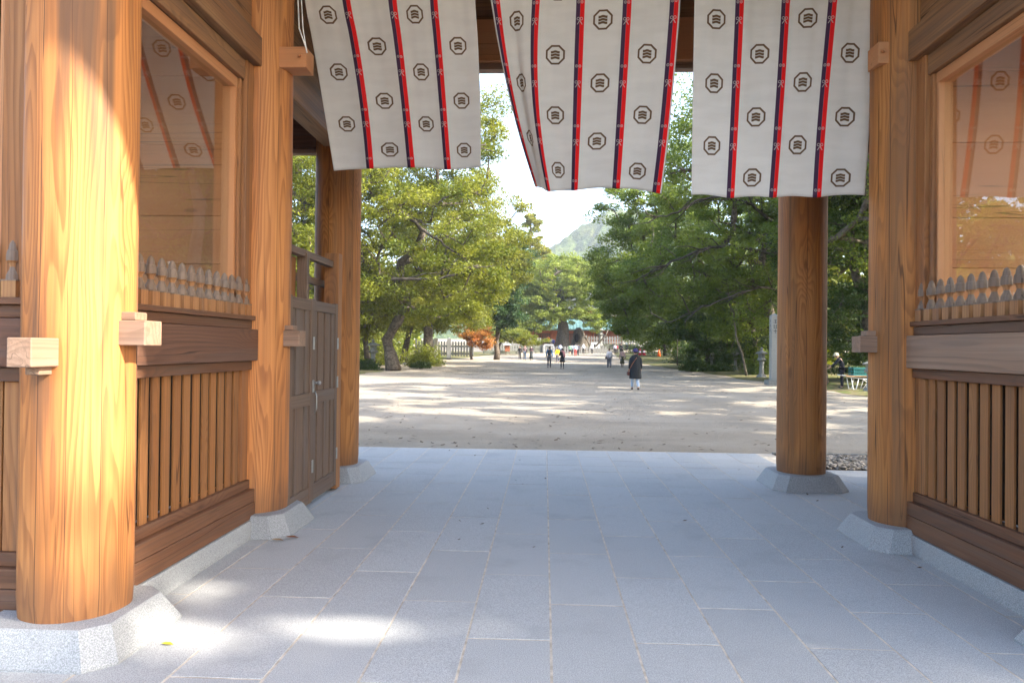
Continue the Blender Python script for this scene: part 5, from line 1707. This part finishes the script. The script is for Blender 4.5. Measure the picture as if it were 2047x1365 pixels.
def person(label, x, y, h, head=0.0, pose='walk', top=(0.5, 0.5, 0.5), bottom=(0.05, 0.05, 0.06), hair=(0.015, 0.011, 0.009), shoes=(0.02, 0.02, 0.02), z=None,
           skirt=None, coat=None, hat=None, bag=None, backpack=None, longhair=False, mask=False, scarf=None, bare=False, group='visitors in the court', bend=0.0, wide=0.0, arms='down', sleeve=True):
    z0 = gz(y) if z is None else z
    root = empty('person', (x, y, z0), label, 'person', group)
    root.rotation_euler = (0, 0, R(head))
    s = h / 1.70
    S = lambda p: (p[0] * s, p[1] * s, p[2] * s)
    # joints
    if pose == 'walk': lk, la, rk, ra, lz, rz = 0.14, 0.17, 0.03, -0.20, 0.075, 0.11
    elif pose == 'walk2': lk, la, rk, ra, lz, rz = 0.02, -0.17, 0.12, 0.15, 0.11, 0.075
    else: lk, la, rk, ra, lz, rz = 0.01, 0.0, 0.01, 0.01, 0.075, 0.075
    b = bend
    pel, spi, che = (0, 0, 0.93), (0, 0.04 * b, 1.10), (0, 0.22 * b, 1.28 - 0.06 * b)
    nb, nk = (0, 0.36 * b, 1.41 - 0.13 * b), (0, 0.42 * b + 0.005, 1.475 - 0.16 * b)
    hd = (0, 0.50 * b + 0.015, 1.56 - 0.20 * b); ht = (0, 0.52 * b + 0.01, 1.635 - 0.20 * b)
    V = [pel, spi, che, nb, nk, hd, ht, (0, hd[1] + 0.085, hd[2] - 0.005), (0.07, hd[1] - 0.005, hd[2] - 0.005), (-0.07, hd[1] - 0.005, hd[2] - 0.005)]
    Rr = [(0.135, 0.10), (0.12, 0.092), (0.145, 0.10), (0.075, 0.065), 0.05, (0.072, 0.085), (0.062, 0.072), 0.014, 0.018, 0.018]
    E_ = [(0, 1), (1, 2), (2, 3), (3, 4), (4, 5), (5, 6), (5, 7), (5, 8), (5, 9)]
    legs, armz = {}, {}
    for sd, kk, aa, zz in ((-1, lk, la, lz), (1, rk, ra, rz)):
        i = len(V)
        V += [(0.085 * sd, 0, 0.88), (0.09 * sd, kk, 0.49), (0.092 * sd, aa, zz + 0.01), (0.10 * sd, aa + 0.14, 0.035 if zz < 0.1 else 0.03)]
        Rr += [0.083, 0.056, 0.040, 0.032]
        E_ += [(0, i), (i, i + 1), (i + 1, i + 2), (i + 2, i + 3)]
        legs[sd] = i
    for sd in (-1, 1):
        i = len(V)
        sh = (0.165 * sd, che[1] + 0.35 * (nb[1] - che[1]), che[2] + 0.085)
        if arms == 'front': el, wr = (0.21 * sd, sh[1] + 0.05, sh[2] - 0.26), (0.10 * sd, sh[1] + 0.24, sh[2] - 0.27)
        elif arms == 'swing':
            q = 0.10 * sd * (1 if pose == 'walk' else -1)
            el, wr = (0.225 * sd, sh[1] - 0.03 + q * 0.6, sh[2] - 0.27), (0.235 * sd, sh[1] + 0.04 + q * 1.6, sh[2] - 0.50)
        elif arms == 'reach': el, wr = (0.2 * sd, sh[1] + 0.15, sh[2] - 0.22), (0.16 * sd, sh[1] + 0.34, sh[2] - 0.36)
        else: el, wr = (0.225 * sd, sh[1] - 0.02, sh[2] - 0.27), (0.235 * sd, sh[1] + 0.05, sh[2] - 0.51)
        d = Vector(wr) - Vector(el); d.normalize()
        pm = Vector(wr) + d * 0.06
        V += [sh, el, wr, tuple(pm)]
        Rr += [0.055, 0.040, 0.027, (0.030, 0.018)]
        E_ += [(2, i), (i, i + 1), (i + 1, i + 2), (i + 2, i + 3)]
        armz[sd] = i
        sidev = d.cross(Vector((0, 0, 1)) if abs(d.z) < 0.9 else Vector((1, 0, 0))); sidev.normalize()
        for q, (off, ln) in enumerate(((-0.024, 0.062), (-0.008, 0.075), (0.008, 0.07), (0.024, 0.055))):
            j = len(V)
            a = pm + sidev * off + d * 0.03
            c = a + d * ln * 0.55
            e = c + d * ln * 0.4 + Vector((-0.012 * sd, 0.006, 0))
            V += [tuple(a), tuple(c), tuple(e)]; Rr += [0.009, 0.008, 0.007]
            E_ += [(i + 3, j), (j, j + 1), (j + 1, j + 2)]
        j = len(V)
        a = Vector(wr) + d * 0.03 - sidev * 0.034
        V += [tuple(a), tuple(a + d * 0.04 - sidev * 0.012)]; Rr += [0.010, 0.008]
        E_ += [(i + 2, j), (j, j + 1)]
    rs = [(r[0] * s, r[1] * s) if hasattr(r, '__len__') else r * s for r in Rr]
    skinned('body', [S(v) for v in V], E_, rs, cm(SKIN, 0.6), root)
    # garments follow the same joints a little outside the skin
    def garment(name, idx, grow, col, extra=None, rov={}):
        mp = {k: n for n, k in enumerate(idx)}
        ed = [(mp[a], mp[c]) for a, c in E_ if a in mp and c in mp]
        vv = [S(V[k]) for k in idx]; rr_ = []
        for k in idx:
            if k in rov:
                rr_.append((rov[k][0] * s, rov[k][1] * s)); continue
            r = Rr[k]
            rr_.append(((r[0] + grow) * s, (r[1] + grow) * s) if hasattr(r, '__len__') else (r + grow) * s)
        if extra:
            for (p, r, at) in extra:
                vv.append(S(p)); rr_.append((r[0] * s, r[1] * s)); ed.append((mp[at] if at >= 0 else len(vv) - 2, len(vv) - 1))
        skinned(name, vv, ed, rr_, cm(col), root)
    La, Ra = armz[-1], armz[1]
    up = [0, 1, 2, 3, La, La + 1, Ra, Ra + 1] + ([La + 2, Ra + 2] if sleeve else [])
    if coat:
        mb = MB()
        mb.lathe([(rr2 * s, z2 * s) for rr2, z2 in ((0.055, 1.455), (0.085, 1.43), (0.155, 1.405), (0.195, 1.36), (0.205, 1.28), (0.20, 1.12), (0.215, 0.95), (0.235, 0.75), (0.25, 0.52), (0.252, 0.47), (0.20, 0.475))], 22, (0, -0.005 * s, 0), 0.1, sy=0.70)
        lmesh(mb, 'coat', cm(coat), root)
        for k_ in (La, Ra): garment('sleeve', [k_, k_ + 1, k_ + 2], 0.026, coat)
        mb = MB(); mb.ball((0, -0.10 * s, 1.41 * s), 0.105 * s, 0.05 * s, 0.075 * s, 12, 7)
        lmesh(mb, 'hood', cm(coat), root)
    else:
        garment('top', up, 0.020, top, [((0, 0, 0.86), (0.165, 0.125), 0)])
    if skirt:
        k, hem = skirt
        mb = MB(); mb.lathe([(0.145 * s, 1.0 * s), (0.165 * s, 0.88 * s), (0.19 * s, (0.88 + hem) / 2 * s), ((0.20 + 0.05 * k) * s, hem * s), (0.12 * s, (hem + 0.015) * s)], 16, sy=0.8)
        lmesh(mb, 'skirt', cm(bottom), root)
        if not bare:
            for sd in (-1, 1):
                garment('stocking', [legs[sd] + 1, legs[sd] + 2], 0.005, (0.02, 0.02, 0.022))
    elif bare:
        garment('shorts', [0, legs[-1], legs[1]], 0.03, bottom, [((-0.09, 0.02, 0.6), (0.095, 0.095), legs[-1]), ((0.09, 0.02, 0.6), (0.095, 0.095), legs[1])])
    elif coat:
        for sd in (-1, 1): garment('trouser_leg', [legs[sd] + 1, legs[sd] + 2], 0.022, bottom, [((0.085 * sd, 0.02, 0.64), (0.08, 0.08), legs[sd] + 1)])
    else:
        garment('trousers', [0, legs[-1], legs[-1] + 1, legs[-1] + 2, legs[1], legs[1] + 1, legs[1] + 2], (0.004 if coat else 0.018) + wide, bottom)
    for sd, aa, zz in ((-1, la, lz), (1, ra, rz)):
        mb = MB(); mb.ball((0.095 * sd * s, (aa + 0.06) * s, (0.045 + max(0, zz - 0.09)) * s), 0.048 * s, 0.125 * s, 0.045 * s, 10, 6)
        lmesh(mb, 'shoe', cm(shoes), root)
    hx, hy, hz = S(hd)
    mb = MB(); mb.ball((hx, hy - 0.022 * s, hz + 0.03 * s), 0.088 * s, 0.095 * s, 0.095 * s, 12, 8)
    if longhair: mb.ball((hx, hy - 0.05 * s, hz - 0.09 * s), 0.085 * s, 0.06 * s, 0.17 * s, 12, 8)
    lmesh(mb, 'hair', cm(hair, 0.5), root)
    mb = MB()
    for sd in (-1, 1): mb.ball((hx + 0.03 * sd * s, hy + 0.072 * s, hz + 0.012 * s), 0.011 * s, 0.008 * s, 0.008 * s, 6, 4)
    mb.ball((hx, hy + 0.078 * s, hz - 0.042 * s), 0.022 * s, 0.008 * s, 0.006 * s, 8, 4)
    lmesh(mb, 'eyes_and_mouth', cm((0.06, 0.025, 0.02)), root)
    if mask:
        mb = MB(); mb.ball((hx, hy + 0.062 * s, hz - 0.035 * s), 0.06 * s, 0.04 * s, 0.045 * s, 10, 6); lmesh(mb, 'face_mask', cm((0.75, 0.75, 0.75)), root)
    if hat:
        col, brim, crown = hat
        mb = MB(); mb.lathe([(brim * s, -0.005 * s), (0.105 * s, 0.035 * s), (0.10 * s, 0.09 * s), (0.08 * s, (0.09 + crown * 0.7) * s), (0.03 * s, (0.095 + crown) * s)], 18, (hx, hy - 0.01 * s, hz + 0.015 * s))
        lmesh(mb, 'hat', cm(col), root)
    if backpack:
        mb = MB(); mb.ball((0, -0.17 * s, 1.20 * s), 0.145 * s, 0.10 * s, 0.24 * s, 12, 8); mb.box(-0.1 * s, 0.1 * s, -0.275 * s, -0.2 * s, 1.02 * s, 1.2 * s)
        for sd in (-1, 1): mb.tube([(0.11 * sd * s, -0.12 * s, 1.38 * s), (0.11 * sd * s, 0.02 * s, 1.45 * s), (0.11 * sd * s, 0.13 * s, 1.3 * s), (0.12 * sd * s, -0.08 * s, 1.02 * s)], 0.016 * s, 6)
        lmesh(mb, 'backpack', cm(backpack), root)
    if scarf:
        mb = MB(); mb.tube([(-0.08 * s, -0.05 * s, 1.42 * s), (0.06 * s, -0.10 * s, 1.42 * s), (0.12 * s, -0.15 * s, 1.28 * s), (0.16 * s, -0.16 * s, 1.08 * s), (0.17 * s, -0.14 * s, 0.92 * s)], [0.05 * s, 0.08 * s, 0.095 * s, 0.085 * s, 0.05 * s], 10)
        lmesh(mb, 'shawl', cm(scarf), root)
    if bag:
        col, sd, zz, size, cross = bag
        mb = MB(); bx = 0.29 * sd * s
        mb.obox((bx, 0.0, zz * s), (0.05 * s, 0, 0), (0, size * s, 0), (0.0, 0, size * 0.75 * s))
        o = lmesh(mb, 'bag', cm(col), root, False)
        bv = o.modifiers.new('bevel', 'BEVEL'); bv.width = 0.03 * s; bv.segments = 3
        mb = MB()
        if cross: mb.tube([(bx, -0.08 * s, (zz + 0.1) * s), (0.16 * sd * s, -0.20 * s, 1.08 * s), (0.0, -0.155 * s, 1.30 * s), (-0.10 * sd * s, -0.05 * s, 1.455 * s), (-0.07 * sd * s, 0.10 * s, 1.40 * s), (0.12 * sd * s, 0.21 * s, 1.05 * s), (bx, 0.08 * s, (zz + 0.1) * s)], 0.014 * s, 6)
        else: mb.tube([(bx, -0.08 * s, (zz + size * 0.7) * s), (bx - 0.03 * sd * s, 0, (zz + size * 0.7 + 0.16) * s), (bx, 0.08 * s, (zz + size * 0.7) * s)], 0.012 * s, 6)
        lmesh(mb, 'bag_strap', cm((0.22, 0.09, 0.05)) if cross else cm(col), root)
    return root


person('person in dark knee length coat and navy hat with brown shoulder bag', 3.27, 27.9, 1.60, 3, 'walk', bottom=(0.30, 0.36, 0.44), coat=(0.012, 0.015, 0.018), hat=((0.035, 0.025, 0.085), 0.155, 0.05), bag=((0.07, 0.025, 0.02), -1, 0.68, 0.10, True), arms='down', shoes=(0.012, 0.012, 0.014))
person('person in blue jacket with black backpack and dark trousers', 0.14, 57.2, 1.72, 0, 'walk2', top=(0.04, 0.14, 0.30), bottom=(0.045, 0.045, 0.055), backpack=(0.02, 0.022, 0.028), arms='swing')
person('person in short black dress with pink shawl and black tights', 1.11, 54.5, 1.60, 0, 'walk', top=(0.02, 0.02, 0.022), bottom=(0.02, 0.02, 0.024), skirt=(1.0, 0.55), scarf=(0.55, 0.24, 0.23), bag=((0.06, 0.08, 0.13), -1, 0.78, 0.11, False), arms='front')
person('person in yellow jacket and grey trousers beside the black dress', 1.05, 72.0, 1.55, 5, 'walk', top=(0.72, 0.50, 0.02), bottom=(0.20, 0.19, 0.23), arms='swing')
person('person in black jacket and dark trousers facing the gate, leftmost of three', -3.10, 83.0, 1.52, 175, 'stand', top=(0.025, 0.023, 0.026), bottom=(0.035, 0.04, 0.05), bag=((0.25, 0.25, 0.27), 1, 0.85, 0.12, False))
person('person in mottled pink grey shirt and blue jeans facing the gate', -2.44, 80.1, 1.68, 180, 'walk', top=(0.22, 0.16, 0.17), bottom=(0.07, 0.12, 0.19), hair=(0.05, 0.02, 0.015))
person('person in dark top and long dark skirt wearing a white mask', -1.71, 79.9, 1.62, 185, 'stand', top=(0.06, 0.04, 0.055), bottom=(0.06, 0.07, 0.075), skirt=(0.6, 0.14), mask=True, longhair=True, bag=((0.45, 0.40, 0.42), -1, 0.88, 0.10, False), arms='front')
person('person in white top and loose grey trousers carrying a black bag', 5.11, 59.4, 1.62, 4, 'walk', top=(0.58, 0.57, 0.62), bottom=(0.15, 0.15, 0.17), bag=((0.02, 0.02, 0.024), -1, 0.86, 0.14, False), wide=0.03, hair=(0.05, 0.022, 0.016), arms='swing')
person('person in pale pink top and long olive skirt', 6.41, 61.6, 1.55, 2, 'walk2', top=(0.62, 0.40, 0.37), bottom=(0.085, 0.085, 0.05), skirt=(0.5, 0.30), bag=((0.05, 0.06, 0.04), 1, 0.88, 0.11, False), arms='swing')
person('person in green shirt and dark shorts with bare legs at the fence', 3.22, 98.3, 1.65, 0, 'walk', top=(0.20, 0.34, 0.24), bottom=(0.05, 0.05, 0.055), bare=True)
person('person in light blue shirt and red trousers at the fence', 3.98, 98.4, 1.72, 0, 'stand', top=(0.50, 0.60, 0.72), bottom=(0.42, 0.045, 0.03))
person('person in dark clothes just right of the red trousers', 4.40, 100.1, 1.68, 0, 'walk2', top=(0.08, 0.09, 0.13), bottom=(0.02, 0.02, 0.03))
person('person in white shirt left of the red trousers', 3.75, 104.0, 1.60, 0, 'stand', top=(0.66, 0.68, 0.74), bottom=(0.05, 0.05, 0.06))
person('person in white shirt and black trousers reaching the fence right of the red trousers', 5.75, 110.5, 1.62, 0, 'stand', top=(0.70, 0.72, 0.72), bottom=(0.02, 0.02, 0.025), hair=(0.4, 0.38, 0.36))
person('person in long white hooded top, rightmost at the camphor fence', 7.05, 110.6, 1.55, 10, 'stand', top=(0.70, 0.72, 0.74), bottom=(0.02, 0.02, 0.025), longhair=True)
person('person in pale blue top behind the yellow jacket', 2.05, 106.0, 1.60, 0, 'stand', top=(0.42, 0.52, 0.75), bottom=(0.06, 0.06, 0.08))
person('person in pale top and dark trousers, leftmost by the right steps', 10.6, 111.0, 1.60, 0, 'stand', top=(0.5, 0.47, 0.52), bottom=(0.02, 0.02, 0.025))
person('person in red top and yellow green bag near the right steps', 11.0, 112.0, 1.55, 0, 'stand', top=(0.30, 0.06, 0.08), bottom=(0.05, 0.05, 0.05), bag=((0.45, 0.52, 0.04), 1, 0.8, 0.12, False))
person('person all in black, tallest near the right steps', 11.55, 111.0, 1.72, 0, 'stand', top=(0.015, 0.016, 0.018), bottom=(0.012, 0.012, 0.014))
person('person in black with pale cap behind the pink top', 12.45, 111.5, 1.70, 0, 'stand', top=(0.02, 0.02, 0.025), bottom=(0.02, 0.02, 0.02), hat=((0.35, 0.50, 0.52), 0.115, 0.04))
person('person in dark grey, last on the right by the verge', 13.0, 112.5, 1.60, 0, 'stand', top=(0.03, 0.03, 0.035), bottom=(0.02, 0.02, 0.02))
person('person in orange top on the steps left of the camphor', 0.35, 118.8, 1.60, 180, 'stand', top=(0.70, 0.16, 0.05), bottom=(0.05, 0.05, 0.06), z=2.0, hair=(0.03, 0.02, 0.02))
person('person in white top on the steps left of the camphor', 0.85, 118.2, 1.55, 180, 'stand', top=(0.70, 0.68, 0.62), bottom=(0.3, 0.28, 0.25), z=1.75)
person('person in blue jacket on the steps nearest the camphor trunk', 1.20, 117.6, 1.60, 160, 'walk', top=(0.03, 0.10, 0.42), bottom=(0.03, 0.05, 0.05), z=1.55)
person('gardener in black with straw hat bending behind the wheelbarrow', 12.35, 30.9, 1.60, 70, 'stand', top=(0.012, 0.013, 0.018), bottom=(0.012, 0.012, 0.016), hat=((0.50, 0.42, 0.26), 0.17, 0.05), bend=0.5, arms='reach')


# ------------------------------------------------------------------ autumn haze
mb = MB(); mb.box(-930, 930, -90, 930, -4, 190)
hz = mb.build('haze', None)
tag(hz, 'thin pale haze over the court and hill', 'haze', kind='stuff')
t = NT('haze')
pv = t.n('ShaderNodeVolumePrincipled')
pv.inputs['Color'].default_value = (0.86, 0.91, 1.0, 1)
pv.inputs['Density'].default_value = 0.00033
pv.inputs['Anisotropy'].default_value = 0.2
t.t.links.new(pv.outputs[0], t.out.inputs['Volume'])
hz.data.materials.clear(); hz.data.materials.append(t.mat)
SC.cycles.volume_bounces = 0
